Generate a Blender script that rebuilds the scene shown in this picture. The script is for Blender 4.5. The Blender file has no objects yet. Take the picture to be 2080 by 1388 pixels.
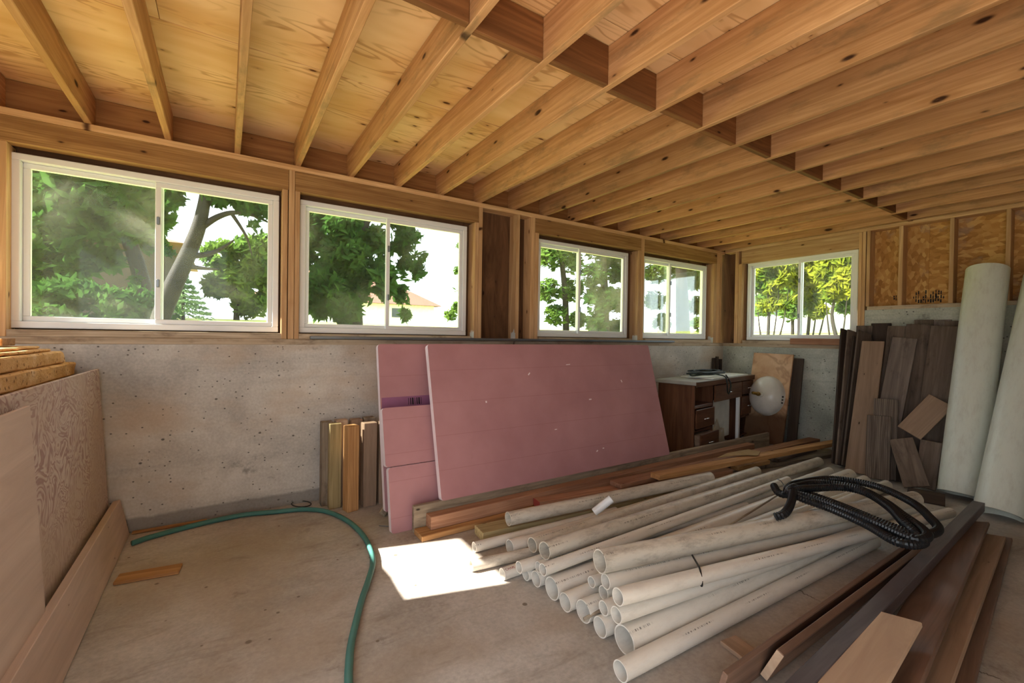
import bpy, bmesh, math, random
from mathutils import Vector, Matrix, noise
random.seed(7)
scene = bpy.context.scene
col = scene.collection
# ------------------------------------------------------------------ camera
H = 1.352; D = 3.867; XW = 6.27; F = 900.7
yaw, pitch, roll = math.radians(32.87), math.radians(-.58), math.radians(.8645)
_w = Vector((math.sin(yaw)*math.cos(pitch), math.cos(yaw)*math.cos(pitch), math.sin(pitch)))
_rt = Vector((math.cos(yaw), -math.sin(yaw), 0)); _up = _rt.cross(_w)
CR = _rt*math.cos(roll)+_up*math.sin(roll); CU = -_rt*math.sin(roll)+_up*math.cos(roll)
cam = bpy.data.cameras.new('camera'); cam.sensor_width = 36; cam.lens = F/2080*36; cam.clip_start = .05; cam.clip_end = 300
co = bpy.data.objects.new('camera', cam); col.objects.link(co); scene.camera = co
CP = Vector((0, 0, H))
co.matrix_world = Matrix(((CR.x, CU.x, -_w.x, 0), (CR.y, CU.y, -_w.y, 0), (CR.z, CU.z, -_w.z, H), (0, 0, 0, 1)))
# ------------------------------------------------------------------ light
scene.view_settings.view_transform = 'Standard'; scene.view_settings.look = 'None'
scene.view_settings.gamma = 1; scene.view_settings.use_curve_mapping = False
scene.view_settings.exposure = 1.1
wd = bpy.data.worlds.new('sky'); scene.world = wd; wd.use_nodes = True
bg = wd.node_tree.nodes['Background']; bg.inputs[0].default_value = (.86, .93, 1.0, 1); bg.inputs[1].default_value = 1.7
sl = bpy.data.lights.new('sun', 'SUN'); sl.energy = 14.0; sl.angle = .0093; sl.color = (1, .93, .82)
so = bpy.data.objects.new('sun', sl); col.objects.link(so)
EL = math.radians(36.6); SD = Vector((.966*math.cos(EL), -.256*math.cos(EL), -math.sin(EL)))
so.rotation_euler = SD.to_track_quat('-Z', 'Y').to_euler(); so.location = (-8, 6, 9)

# ------------------------------------------------------------------ pixel -> ray helpers (only a direction; depth comes from a plane)
def ray(px, py): return _w*F+CR*(px-1040)-CU*(py-694)
def pX(px, py, x): d = ray(px, py); return CP+d*(x/d.x)
def pY(px, py, y): d = ray(px, py); return CP+d*(y/d.y)
def pZ(px, py, z): d = ray(px, py); return CP+d*((z-H)/d.z)
def dep(p): return (p-CP).dot(_w)
V = Vector
# ------------------------------------------------------------------ node helpers
class NT:
    def __init__(s, name):
        s.m = bpy.data.materials.new(name); s.m.use_nodes = True; s.t = s.m.node_tree; s.n = s.t.nodes
        s.b = s.n['Principled BSDF']; s.out = s.n['Material Output']
    def add(s, typ, **kw):
        n = s.n.new(typ)
        for k, v in kw.items(): setattr(n, k, v)
        return n
    def set(s, node, i, v):
        if hasattr(v, 'is_linked') or isinstance(v, bpy.types.NodeSocket): s.t.links.new(v, node.inputs[i])
        else: node.inputs[i].default_value = v
    def math(s, op, a, b=0.0, c=0.0):
        n = s.add('ShaderNodeMath', operation=op); s.set(n, 0, a); s.set(n, 1, b); s.set(n, 2, c); return n.outputs[0]
    def mix(s, fac, a, b, blend='MIX'):
        n = s.add('ShaderNodeMix', data_type='RGBA', blend_type=blend)
        s.set(n, 0, fac); s.set(n, 6, a); s.set(n, 7, b); return n.outputs[2]
    def coords(s, scale=(1, 1, 1), rnd=True, which='Object', loc=(0, 0, 0)):
        tc = s.add('ShaderNodeTexCoord'); v = tc.outputs[which]
        if rnd:
            oi = s.add('ShaderNodeObjectInfo'); m = s.math('MULTIPLY', oi.outputs['Random'], 37.0)
            a = s.add('ShaderNodeVectorMath', operation='ADD'); s.t.links.new(v, a.inputs[0]); s.t.links.new(m, a.inputs[1]); v = a.outputs[0]
        mp = s.add('ShaderNodeMapping'); s.t.links.new(v, mp.inputs[0]); mp.inputs['Scale'].default_value = scale; mp.inputs['Location'].default_value = loc
        return mp.outputs[0]
    def noise(s, vec, scale=1, detail=4, rough=.55, dist=0):
        n = s.add('ShaderNodeTexNoise'); s.t.links.new(vec, n.inputs['Vector'])
        n.inputs['Scale'].default_value = scale; n.inputs['Detail'].default_value = detail; n.inputs['Roughness'].default_value = rough; n.inputs['Distortion'].default_value = dist
        return n.outputs[0]
    def voro(s, vec, scale=1, rand=1, out='Distance'):
        n = s.add('ShaderNodeTexVoronoi'); s.t.links.new(vec, n.inputs['Vector']); n.inputs['Scale'].default_value = scale; n.inputs['Randomness'].default_value = rand
        return n.outputs[out]
    def ramp(s, fac, stops):
        n = s.add('ShaderNodeValToRGB'); s.t.links.new(fac, n.inputs[0]); e = n.color_ramp.elements
        while len(e) < len(stops): e.new(.5)
        for el, (p, c) in zip(e, stops): el.position = p; el.color = (*c, 1) if len(c) == 3 else c
        return n.outputs[0]
    def sstep(s, v, a, b):
        n = s.add('ShaderNodeMapRange', interpolation_type='SMOOTHSTEP'); s.t.links.new(v, n.inputs[0])
        n.inputs[1].default_value = a; n.inputs[2].default_value = b; return n.outputs[0]
    def bump(s, h, strength=.3, dist=.01):
        n = s.add('ShaderNodeBump'); s.t.links.new(h, n.inputs['Height']); n.inputs['Strength'].default_value = strength; n.inputs['Distance'].default_value = dist
        s.t.links.new(n.outputs[0], s.b.inputs['Normal'])
    def done(s, colr, rough=.7, spec=.3):
        s.set(s.b, 'Base Color', colr); s.set(s.b, 'Roughness', rough); s.b.inputs['Specular IOR Level'].default_value = spec
        return s.m
def C(h):
    f = lambda v: v/12.92 if v <= .04045 else ((v+.055)/1.055)**2.4
    return tuple(f(int(h[i:i+2], 16)/255) for i in (0, 2, 4))
def C4(h): return (*C(h), 1)

def wood(name, c1, c2, knot=None, kn=.09, rough=.75, across=26, along=1.1, dirt=None, wob=1.2, ring=0):
    t = NT(name)
    v = t.coords((along, across, across)); n = t.noise(v, 1, 5, .6, wob)
    c = t.ramp(n, [(.30, C(c2)), (.5, tuple((a+b)/2 for a, b in zip(C(c1), C(c2)))), (.66, C(c1))])
    if ring:
        wv = t.add('ShaderNodeTexWave', wave_type='BANDS', bands_direction='Y'); t.t.links.new(t.coords((.5, 7, 7)), wv.inputs[0])
        wv.inputs['Scale'].default_value = 3; wv.inputs['Distortion'].default_value = 7; wv.inputs['Detail'].default_value = 2; wv.inputs['Detail Scale'].default_value = .7
        c = t.mix(t.math('MULTIPLY', wv.outputs[1], ring), c, C4(c2))
    big = t.noise(t.coords((1.2, 3, 3)), 1, 2); c = t.mix(t.math('MULTIPLY', t.sstep(big, .45, .75), .35), c, C4(c2))
    if knot:
        vv = t.coords((2.3, 6.0, 6.0)); w_ = t.add('ShaderNodeVectorMath', operation='ADD')
        t.t.links.new(vv, w_.inputs[0]); nz = t.math('MULTIPLY', t.noise(vv, 2, 2), .12); t.t.links.new(nz, w_.inputs[1])
        vn = t.add('ShaderNodeTexVoronoi', voronoi_dimensions='2D'); t.t.links.new(w_.outputs[0], vn.inputs['Vector']); vn.inputs['Scale'].default_value = 1; sc_ = t.add('ShaderNodeSeparateColor'); t.t.links.new(vn.outputs['Color'], sc_.inputs[0]); d = t.math('ADD', vn.outputs['Distance'], t.math('MULTIPLY', sc_.outputs[0], kn*1.15))
        c = t.mix(t.math('MULTIPLY', t.math('SUBTRACT', 1.0, t.sstep(d, kn, kn*2.4)), .35), c, C4(c2))
        c = t.mix(t.math('SUBTRACT', 1.0, t.sstep(d, kn*.45, kn*1.05)), c, C4(knot))
    if dirt:
        dn = t.noise(t.coords((1.5, 4, 4), loc=(3, 1, 2)), 1.6, 5, .7); c = t.mix(t.math('MULTIPLY', t.sstep(dn, .5, .72), .8), c, C4(dirt))
    oi = t.add('ShaderNodeObjectInfo'); hv = t.add('ShaderNodeHueSaturation')
    t.set(hv, 'Value', t.math('MULTIPLY_ADD', oi.outputs['Random'], .34, .83)); t.set(hv, 'Color', c)
    t.bump(n, .25, .004)
    return t.done(hv.outputs[0], rough, .25)
def plain(name, c, rough=.5, metal=0, var=.12, vs=6, spec=.4):
    t = NT(name); n = t.noise(t.coords((1, 1, 1)), vs, 4)
    cc = C(c); t.b.inputs['Metallic'].default_value = metal
    return t.done(t.ramp(n, [(.3, tuple(x*(1-var) for x in cc)), (.7, tuple(min(1, x*(1+var)) for x in cc))]), rough, spec)
def concrete(name, c1, c2, holes, hs=26, stain=None, base=False, warm=None, crack=False):
    t = NT(name); v = t.coords((1, 1, 1), rnd=False)
    n = t.noise(v, 1.6, 6, .62, .4); c = t.ramp(n, [(.32, C(c2)), (.62, C(c1))])
    if not crack:
        st = t.noise(t.coords((.5, .5, 9), rnd=False), 1.5, 4, .6, .6); c = t.mix(t.math('MULTIPLY', t.sstep(st, .5, .72), .35), c, C4(c2))
    fi = t.noise(v, 60, 3); c = t.mix(.12, c, t.ramp(fi, [(.3, (0, 0, 0)), (.7, (1, 1, 1))]), 'OVERLAY')
    if warm:
        wn = t.noise(t.coords((.8, .8, 1.6), rnd=False, loc=(5, 2, 1)), 1.1, 4, .6); c = t.mix(t.math('MULTIPLY', t.sstep(wn, .46, .66), .55), c, C4(warm))
    for sc, th, off in ((hs, .16, 0), (hs*.38, .10, 4.3)):
        vv = t.coords((1, 1, 1.3), rnd=False, loc=(off, off, off))
        d = t.voro(vv, sc); cl = t.voro(vv, sc, out='Color'); sp = t.add('ShaderNodeSeparateColor'); t.t.links.new(cl, sp.inputs[0])
        on = t.math('GREATER_THAN', sp.outputs[0], 1-holes)
        k = t.math('MULTIPLY', t.math('SUBTRACT', 1.0, t.sstep(d, th*.7, th*1.25)), on); c = t.mix(t.math('MULTIPLY', k, .85), c, C4(stain or '3a332c'))
    sn = t.noise(t.coords((1, 1, 1), rnd=False, loc=(9, 3, 7)), 3.2, 7, .72); c = t.mix(t.math('MULTIPLY', t.sstep(sn, .6, .74), .6), c, C4(stain or '5a5a5a'))
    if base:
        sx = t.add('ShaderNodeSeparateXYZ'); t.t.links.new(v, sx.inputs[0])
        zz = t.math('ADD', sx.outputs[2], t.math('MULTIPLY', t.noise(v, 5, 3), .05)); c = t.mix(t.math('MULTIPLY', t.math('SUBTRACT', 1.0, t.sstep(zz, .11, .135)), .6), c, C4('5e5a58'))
    h = n
    if crack:
        sx = t.add('ShaderNodeSeparateXYZ'); t.t.links.new(v, sx.inputs[0])
        cn = t.math('MULTIPLY', t.math('SUBTRACT', t.noise(t.coords((0, 1, 0), rnd=False), 3.5, 7, .75), .5), .22)
        dd = t.math('ABSOLUTE', t.math('SUBTRACT', sx.outputs[0], t.math('ADD', cn, .19)))
        k = t.math('SUBTRACT', 1.0, t.sstep(dd, .002, .0065))
        k = t.math('MULTIPLY', k, t.sstep(t.noise(v, 9, 2), .3, .5)); c = t.mix(t.math('MULTIPLY', k, .8), c, C4('4a3c30'))
        cn2 = t.math('MULTIPLY', t.math('SUBTRACT', t.noise(t.coords((1, 0, 0), rnd=False, loc=(4, 0, 0)), 3, 7, .75), .5), .3)
        d2 = t.math('ABSOLUTE', t.math('SUBTRACT', sx.outputs[1], t.math('ADD', cn2, 1.86)))
        k2 = t.math('MULTIPLY', t.math('SUBTRACT', 1.0, t.sstep(d2, .0015, .005)), t.sstep(sx.outputs[0], .3, .5)); c = t.mix(t.math('MULTIPLY', k2, .6), c, C4('4a3c30'))
        sw = t.noise(t.coords((1.3, 5, 1), rnd=False, loc=(1, 8, 0)), 1.6, 5, .65, 1.0); c = t.mix(t.math('MULTIPLY', t.sstep(sw, .52, .75), .45), c, C4('7b6a58'))
    t.bump(fi, .15, .004)
    return t.done(c, .8 if not crack else .62, .3)

M = {}
M['joist'] = wood('joist_lumber', 'cfa074', 'a8784c', knot='3a1e0e', kn=.12, dirt='8f7150')
M['frame'] = wood('framing_lumber', 'ddb78a', 'b68a5e', knot='4a2a16', kn=.08)
M['header'] = wood('header_lumber', 'bb935f', '876039', knot='3f2413', kn=.1, ring=.4)
M['rim'] = wood('rim_lumber', 'b0804f', '865a36', knot='3d2010', kn=.07)
M['block'] = wood('shaded_blocking_lumber', '94643c', '6e4626', knot='3d2010', kn=.06)  # darker copy of the rim lumber; shade on the blocking put into the colour
M['sill'] = wood('weathered_sill_lumber', 'cdbba2', 'a08a70', knot='4a2a20', kn=.1, dirt='6a5442')
def plymat(name, c1, c2, line, knot, kn):
    t = NT(name); v = t.coords((1.0, 5.5, 5.5)); n = t.noise(v, 1, 2.5, .5, .5); b = t.math('FRACT', t.math('MULTIPLY', n, 11.0))
    base = t.noise(t.coords((.7, 2.2, 2.2), loc=(3, 1, 0)), 1.3, 3, .6); c = t.ramp(base, [(.35, C(c2)), (.62, C(c1))])
    k = t.math('MULTIPLY', t.math('SUBTRACT', 1.0, t.sstep(t.math('ABSOLUTE', t.math('SUBTRACT', b, .5)), .03, .22)), t.sstep(t.noise(v, .7, 2), .4, .6)); c = t.mix(t.math('MULTIPLY', k, .55), c, C4(line))
    vv = t.coords((1.9, 4.0, 4.0)); vn = t.add('ShaderNodeTexVoronoi', voronoi_dimensions='2D'); t.t.links.new(vv, vn.inputs['Vector']); vn.inputs['Scale'].default_value = 1.3
    sc_ = t.add('ShaderNodeSeparateColor'); t.t.links.new(vn.outputs['Color'], sc_.inputs[0]); d = t.math('ADD', vn.outputs['Distance'], t.math('MULTIPLY', sc_.outputs[0], kn*1.6))
    c = t.mix(t.math('MULTIPLY', t.math('SUBTRACT', 1.0, t.sstep(d, kn, kn*2.2)), .4), c, C4(line)); c = t.mix(t.math('SUBTRACT', 1.0, t.sstep(d, kn*.5, kn)), c, C4(knot))
    return t.done(c, .75, .2)
M['ply'] = plymat('subfloor_plywood', 'ecc596', 'd8a870', 'a8703c', '5a3218', .085)
M['plydark'] = wood('sheathing_plywood', '7d5a3e', '553a26', knot='2a1a10', kn=.06, across=7, along=1.2, wob=2)
M['tan'] = wood('tan_lumber', 'c79a68', '94683e', knot='4a2c18', kn=.06)
M['pinkw'] = wood('pinkish_lumber', 'b98d70', '8a6048', knot='4a2c18', kn=.05)
M['green'] = wood('treated_lumber', 'b7a47a', '877650', knot='4c3c20', kn=.06)
M['greyw'] = wood('grey_lumber', 'a3937e', '6d5f50', knot='33281f', kn=.07, dirt='5a4c40')
M['dark'] = wood('dark_plank', '7c6c60', '584b41', dirt='3a302a', across=14)
M['greyd'] = wood('grey_dark_plank', '91837a', '6c6058', dirt='4a403a', across=14)
M['dark2'] = wood('darker_plank', '4f4239', '362c26', across=14)
M['mid'] = wood('brown_plank', 'a58a74', '866f5c', knot='3d2c20', kn=.05, across=14)
M['grain'] = wood('grained_plank', '8d7f72', '544840', across=22, ring=.7, wob=2.5)
M['brown'] = wood('stained_trim', '8d7060', '6a5244', rough=.5, across=14)
M['beam'] = wood('dark_beam', '6f6668', '4f4649', rough=.38, across=12)
M['cabinet'] = wood('vanity_wood', '6e4a35', '4a2d1e', rough=.4, across=14)
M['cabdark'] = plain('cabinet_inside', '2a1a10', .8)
M['light'] = wood('offcut_plywood', 'c6ad94', 'ab907a', across=9)
def countermat():
    t = NT('stained_counter'); v = t.coords((1, 1, 1), rnd=False); n = t.noise(v, 3, 4, .6); c = t.ramp(n, [(.35, C('b98f6a')), (.65, C('d4b08c'))])
    e = t.noise(v, 2.4, 3, .5, .8); ring = t.math('SUBTRACT', 1.0, t.sstep(t.math('ABSOLUTE', t.math('SUBTRACT', e, .52)), .0, .05)); c = t.mix(t.math('MULTIPLY', ring, .45), c, C4('8a6446'))
    sx = t.add('ShaderNodeSeparateXYZ'); t.t.links.new(v, sx.inputs[0]); q = t.math('ADD', sx.outputs[0], t.math('MULTIPLY', t.noise(v, 4, 3), .22))
    c = t.mix(t.math('MULTIPLY', t.math('SUBTRACT', 1.0, t.sstep(q, -.16, .02)), .85), c, C4('4a2c18')); return t.done(c, .6, .3)
M['counter'] = countermat()
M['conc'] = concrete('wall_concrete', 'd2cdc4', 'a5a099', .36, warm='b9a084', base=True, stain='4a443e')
M['conc2'] = concrete('end_wall_concrete', 'c0c1b6', '92958c', .6, hs=20, stain='3a3833')
M['floor'] = concrete('floor_concrete', 'bdb6ae', '9d958c', .05, hs=20, warm='a08a72', stain='6a5c4e', crack=True)
def osbmat():
    t = NT('osb_sheathing'); v = t.coords((14, 26, 26)); d = t.voro(v, 1.3, 1, 'Color'); s = t.add('ShaderNodeSeparateColor'); t.t.links.new(d, s.inputs[0])
    n = t.noise(t.coords((1, 1, 1)), 5, 5, .65); f = t.math('MULTIPLY_ADD', s.outputs[0], .5, t.math('MULTIPLY', n, .5))
    c = t.ramp(f, [(.25, C('a3733c')), (.5, C('bd8a4c')), (.75, C('d4a868'))])
    g = t.noise(t.coords((2, 2, 2), loc=(4, 4, 4)), 2, 4, .6); c = t.mix(t.math('MULTIPLY', t.sstep(g, .56, .72), .5), c, C4('9b8b7e'))
    return t.done(c, .75)
M['osb'] = osbmat()
def foammat():
    t = NT('pink_foam'); v = t.coords((1, 1, 1), rnd=False)
    n = t.noise(v, 2.2, 4, .6); c = t.ramp(n, [(.3, C('a8787c')), (.7, C('b6868a'))])
    sx = t.add('ShaderNodeSeparateXYZ'); t.t.links.new(v, sx.inputs[0])
    fr = t.math('FRACT', t.math('MULTIPLY', sx.outputs[1], 1/.243)); ln = t.math('SUBTRACT', 1.0, t.sstep(t.math('ABSOLUTE', t.math('SUBTRACT', fr, .5)), .004, .011))
    c = t.mix(t.math('MULTIPLY', ln, .35), c, C4('8d5458'))
    d = t.noise(t.coords((3, 5, 5)), 2.5, 6, .75); c = t.mix(t.math('MULTIPLY', t.sstep(d, .66, .76), .5), c, C4('8a6660'))
    return t.done(c, .6, .3)
M['foam'] = foammat()
M['foamedge'] = plain('foam_cut_edge', 'eedde2', .7, var=.06)
def chipmat():
    t = NT('rough_orange_foam'); v = t.coords((1, 1, 1)); n = t.noise(v, 9, 6, .7); c = t.ramp(n, [(.3, C('cf9a5a')), (.55, C('e2b47a')), (.75, C('f2d4a6'))])
    d = t.voro(t.coords((1, 1, .8)), 34); c = t.mix(t.math('MULTIPLY', t.math('SUBTRACT', 1.0, t.sstep(d, .12, .3)), .7), c, C4('6e4018')); t.bump(n, .9, .02)
    return t.done(c, .9, .1)
M['chip'] = chipmat()
def swirl():
    t = NT('swirl_grain_panel'); v = t.coords((1, 1, 1), rnd=False); n = t.noise(v, 5, 3, .5, 1.2)
    b = t.math('FRACT', t.math('MULTIPLY', n, 11.0)); c = t.ramp(b, [(.15, C('ab8d84')), (.35, C('c6b0a4')), (.8, C('d0bfb2')), (.95, C('ad9088'))])
    p = t.noise(v, 1.4, 2); c = t.mix(t.math('MULTIPLY', t.sstep(p, .42, .62), .7), c, C4('c2ac9a')); t.bump(b, .25, .004)
    return t.done(c, .8, .2)
M['swirl'] = swirl()
M['plysheet'] = wood('pale_plywood_sheet', 'd2bdae', 'bda798', across=10, along=1.0, wob=1.0)
M['plankpink'] = wood('pale_pink_plank', 'ccb5a6', 'b09a8c', across=9, knot='5a4034', kn=.03)
def pvcmat(name, c='e2dcd2', dirtc='a3978a', dirt=.3, marks=True):
    t = NT(name); n = t.noise(t.coords((5, 16, 16)), 1.2, 7, .75)
    cc = t.mix(t.math('MULTIPLY', t.sstep(n, .42, .75), dirt), C4(c), C4(dirtc))
    if marks:   # faint printed line along the pipe, as worn as in the photograph
        tc = t.add('ShaderNodeTexCoord'); sx = t.add('ShaderNodeSeparateXYZ'); t.t.links.new(tc.outputs['Object'], sx.inputs[0])
        a = t.math('ARCTAN2', sx.outputs[2], sx.outputs[1]); oi = t.add('ShaderNodeObjectInfo')
        a0 = t.math('MULTIPLY_ADD', oi.outputs['Random'], .7, 1.75)
        band = t.math('SUBTRACT', 1.0, t.sstep(t.math('ABSOLUTE', t.math('SUBTRACT', a, a0)), .06, .10))
        gl = t.noise(t.coords((110, 0, 0)), 1, 2); gp = t.noise(t.coords((2.2, 0, 0), loc=(2, 0, 0)), 1, 1)
        k = t.math('MULTIPLY', t.math('MULTIPLY', band, t.sstep(gl, .48, .56)), t.sstep(gp, .5, .54)); cc = t.mix(t.math('MULTIPLY', k, .75), cc, C4('3a2f2a'))
    return t.done(cc, .38, .45)
M['pvc'] = pvcmat('white_pvc'); M['pvcdirty'] = pvcmat('dirty_pvc', 'd4ccbe', '7d7264', .7)
M['bigpvc'] = pvcmat('large_pvc', 'd9dccf', 'a79d8c', .35, False)
M['hose'] = plain('green_hose', '42766e', .5); M['black'] = plain('black_plastic', '17191d', .35, var=.25); M['blackcord'] = plain('black_cord', '141414', .5)
M['white'] = plain('white_vinyl', 'eceef0', .35, var=.01); M['metal'] = plain('grey_metal', '7f848a', .35, .7); M['chrome'] = plain('chrome', 'd5d7d8', .2, .9)
M['brass'] = plain('brass', 'a08040', .35, .9); M['porc'] = plain('porcelain', 'd8d4cc', .2, var=.08); M['ink'] = plain('printed_ink', '1d1a1a', .7); M['redink'] = plain('red_ink', '9c3a34', .6)
M['purple'] = plain('purple_wrap', '8d5a7a', .4); M['cable'] = plain('dark_green_cable', '1e2a28', .45); M['cloth'] = plain('dirty_cloth', 'a09584', .9); M['card'] = plain('torn_cardboard', 'a88c62', .9)
M['greypanel'] = plain('grey_panel', '9a9690', .7); M['red'] = plain('red_paint', 'b05048', .6)
def glassmat(name, dust, seed):
    t = NT(name); t.n.remove(t.b); tr = t.add('ShaderNodeBsdfTransparent'); tr.inputs[0].default_value = (.93, .96, .94, 1)
    gl = t.add('ShaderNodeBsdfGlossy'); gl.inputs['Roughness'].default_value = .03
    df = t.add('ShaderNodeBsdfTranslucent'); df.inputs[0].default_value = (.85, .84, .76, 1); d2 = t.add('ShaderNodeBsdfDiffuse'); d2.inputs[0].default_value = (.6, .58, .5, 1)
    n = t.noise(t.coords((1, 1, 1), loc=(seed, 0, 0)), 2.2, 4, .6, .6); f = t.math('MULTIPLY_ADD', t.sstep(n, .38, .7), dust, dust*.25)
    fi = t.noise(t.coords((1, 1, 1)), 90, 2); f = t.math('MULTIPLY', f, t.math('MULTIPLY_ADD', fi, .9, .55))
    md = t.add('ShaderNodeMixShader'); md.inputs[0].default_value = .35; t.t.links.new(df.outputs[0], md.inputs[1]); t.t.links.new(d2.outputs[0], md.inputs[2])
    m1 = t.add('ShaderNodeMixShader'); t.t.links.new(f, m1.inputs[0]); t.t.links.new(tr.outputs[0], m1.inputs[1]); t.t.links.new(md.outputs[0], m1.inputs[2])
    fr = t.add('ShaderNodeFresnel'); fr.inputs[0].default_value = 1.3
    m2 = t.add('ShaderNodeMixShader'); t.t.links.new(t.math('MULTIPLY', fr.outputs[0], .45), m2.inputs[0]); t.t.links.new(m1.outputs[0], m2.inputs[1]); t.t.links.new(gl.outputs[0], m2.inputs[2])
    t.t.links.new(m2.outputs[0], t.out.inputs[0]); return t.m
M['glass'] = glassmat('dusty_glass', .03, 0); M['glass2'] = glassmat('dirty_glass', .09, 5)
def leafmat(name, a, b):
    t = NT(name); t.n.remove(t.b); n = t.noise(t.coords((1, 1, 1), rnd=False), 1.7, 4, .7); c = t.ramp(n, [(.32, C(a)), (.68, C(b))])
    d = t.add('ShaderNodeBsdfDiffuse'); tl = t.add('ShaderNodeBsdfTranslucent'); t.set(d, 0, c); t.set(tl, 0, c)
    m = t.add('ShaderNodeMixShader'); m.inputs[0].default_value = .5; t.t.links.new(d.outputs[0], m.inputs[1]); t.t.links.new(tl.outputs[0], m.inputs[2]); t.t.links.new(m.outputs[0], t.out.inputs[0]); return t.m
M['leaf'] = leafmat('maple_leaves', '1f3a1c', '46662c'); M['leaf2'] = leafmat('pale_leaves', '35552a', '6f8838'); M['leaf3'] = leafmat('yellow_green_leaves', '3c5a22', '9a9a30'); M['needle'] = leafmat('spruce_needles', '4f6a48', '86a070')
M['bark'] = wood('bark', '2c2520', '18130f', across=9, along=3); M['grass'] = plain('lawn_grass', 'b4b860', .9, var=.3, vs=3)
M['roof'] = plain('brown_shingles', '7a5648', .9, var=.15); M['brick'] = plain('brown_brick', '453a33', .9, var=.2); M['siding'] = plain('white_siding', 'dcdcd6', .7); M['drive'] = plain('bounce_gravel', '9a948a', .95, var=.15)
M['winglass'] = plain('dark_window', '3a4248', .2)

# ------------------------------------------------------------------ mesh helpers
def link(name, me, mat=None, parent=None, mw=None):
    o = bpy.data.objects.new(name, me); col.objects.link(o)
    if me is not None and mat is not None and not me.materials: me.materials.append(mat)
    if parent is not None: o.parent = parent; o.matrix_parent_inverse = parent.matrix_world.inverted()
    if mw is not None: o.matrix_basis = mw
    return o
def tag(o, label, cat, group=None, kind=None):
    o['label'] = label; o['category'] = cat
    if group: o['group'] = group
    if kind: o['kind'] = kind
    return o
def empty(name, loc, label=None, cat=None, group=None, kind=None):
    o = bpy.data.objects.new(name, None); col.objects.link(o); o.matrix_basis = Matrix.Translation(loc); o.matrix_world = Matrix.Translation(loc); o.empty_display_size = .1
    if label: tag(o, label, cat, group, kind)
    elif kind: o['kind'] = kind
    return o
_bc = {}
def box_mesh(sx, sy, sz, mat, bev=.003):
    k = (round(sx, 4), round(sy, 4), round(sz, 4), mat.name, bev)
    if k in _bc: return _bc[k]
    bm = bmesh.new(); bmesh.ops.create_cube(bm, size=1); bmesh.ops.scale(bm, vec=(sx, sy, sz), verts=bm.verts)
    if bev: bmesh.ops.bevel(bm, geom=bm.edges[:], offset=min(bev, min(sx, sy, sz)*.3), segments=1, affect='EDGES')
    me = bpy.data.meshes.new('board'); bm.to_mesh(me); bm.free(); me.materials.append(mat); _bc[k] = me; return me
def board(name, p0, p1, width, thick, nrm, mat, parent=None, bev=.003):
    """box whose long axis runs p0->p1; thickness along nrm"""
    p0, p1 = V(p0), V(p1); x = (p1-p0); L = x.length; x.normalize(); z = V(nrm); z = (z-x*z.dot(x)).normalized(); y = z.cross(x)
    c = (p0+p1)/2; mw = Matrix(((x.x, y.x, z.x, c.x), (x.y, y.y, z.y, c.y), (x.z, y.z, z.z, c.z), (0, 0, 0, 1)))
    return link(name, box_mesh(L, width, thick, mat, bev), mat, parent, mw)
def bx(name, x0, x1, y0, y1, z0, z1, mat, parent=None, bev=.003):
    d = (x1-x0, y1-y0, z1-z0); c = V(((x0+x1)/2, (y0+y1)/2, (z0+z1)/2)); i = d.index(max(d)); h = d[i]/2
    ax = V([1 if j == i else 0 for j in range(3)]); k = min((j for j in range(3) if j != i), key=lambda j: d[j]); nz = V([1 if j == k else 0 for j in range(3)])
    j = 3-i-k
    return board(name, c-ax*h, c+ax*h, d[j], d[k], nz, mat, parent, bev)
def mesh_obj(name, verts, faces, mat, parent=None, smooth=False, mw=None):
    me = bpy.data.meshes.new(name); me.from_pydata([tuple(v) for v in verts], [], faces); me.materials.append(mat); me.update()
    if smooth:
        for p in me.polygons: p.use_smooth = True
    return link(name, me, mat, parent, mw)
def catmull(pts, n):
    out = []; P = [pts[0]]+list(pts)+[pts[-1]]
    for i in range(1, len(P)-2):
        for k in range(n):
            t = k/n; a, b, c, d = P[i-1], P[i], P[i+1], P[i+2]
            out.append(.5*((2*b)+(c-a)*t+(2*a-5*b+4*c-d)*t*t+(3*b-a-3*c+d)*t**3))
    out.append(V(pts[-1])); return out
def resample(pts, step):
    out = [pts[0]]; acc = 0
    for a, b in zip(pts, pts[1:]):
        L = (b-a).length; s = step-acc
        while s < L: out.append(a+(b-a)*(s/L)); s += step
        acc = (L-(s-step)) if L >= 1e-9 else acc
    return out
def tube(name, pts, rad, mat, parent=None, seg=10, smooth=True, cap=True):
    n = len(pts); vs = []; fs = []; up = V((0, 0, 1)); prev = None
    for i, p in enumerate(pts):
        t = (pts[min(i+1, n-1)]-pts[max(i-1, 0)]).normalized()
        if prev is None: a = t.orthogonal().normalized()
        else: a = (prev-t*prev.dot(t)).normalized()
        prev = a; b = t.cross(a); r = rad(i/(n-1), i) if callable(rad) else rad
        for k in range(seg): vs.append(p+(a*math.cos(6.28319*k/seg)+b*math.sin(6.28319*k/seg))*r)
    for i in range(n-1):
        for k in range(seg): fs.append((i*seg+k, i*seg+(k+1) % seg, (i+1)*seg+(k+1) % seg, (i+1)*seg+k))
    if cap: fs.append(tuple(range(seg))[::-1]); fs.append(tuple(range((n-1)*seg, n*seg)))
    return mesh_obj(name, vs, fs, mat, parent, smooth)
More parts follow.
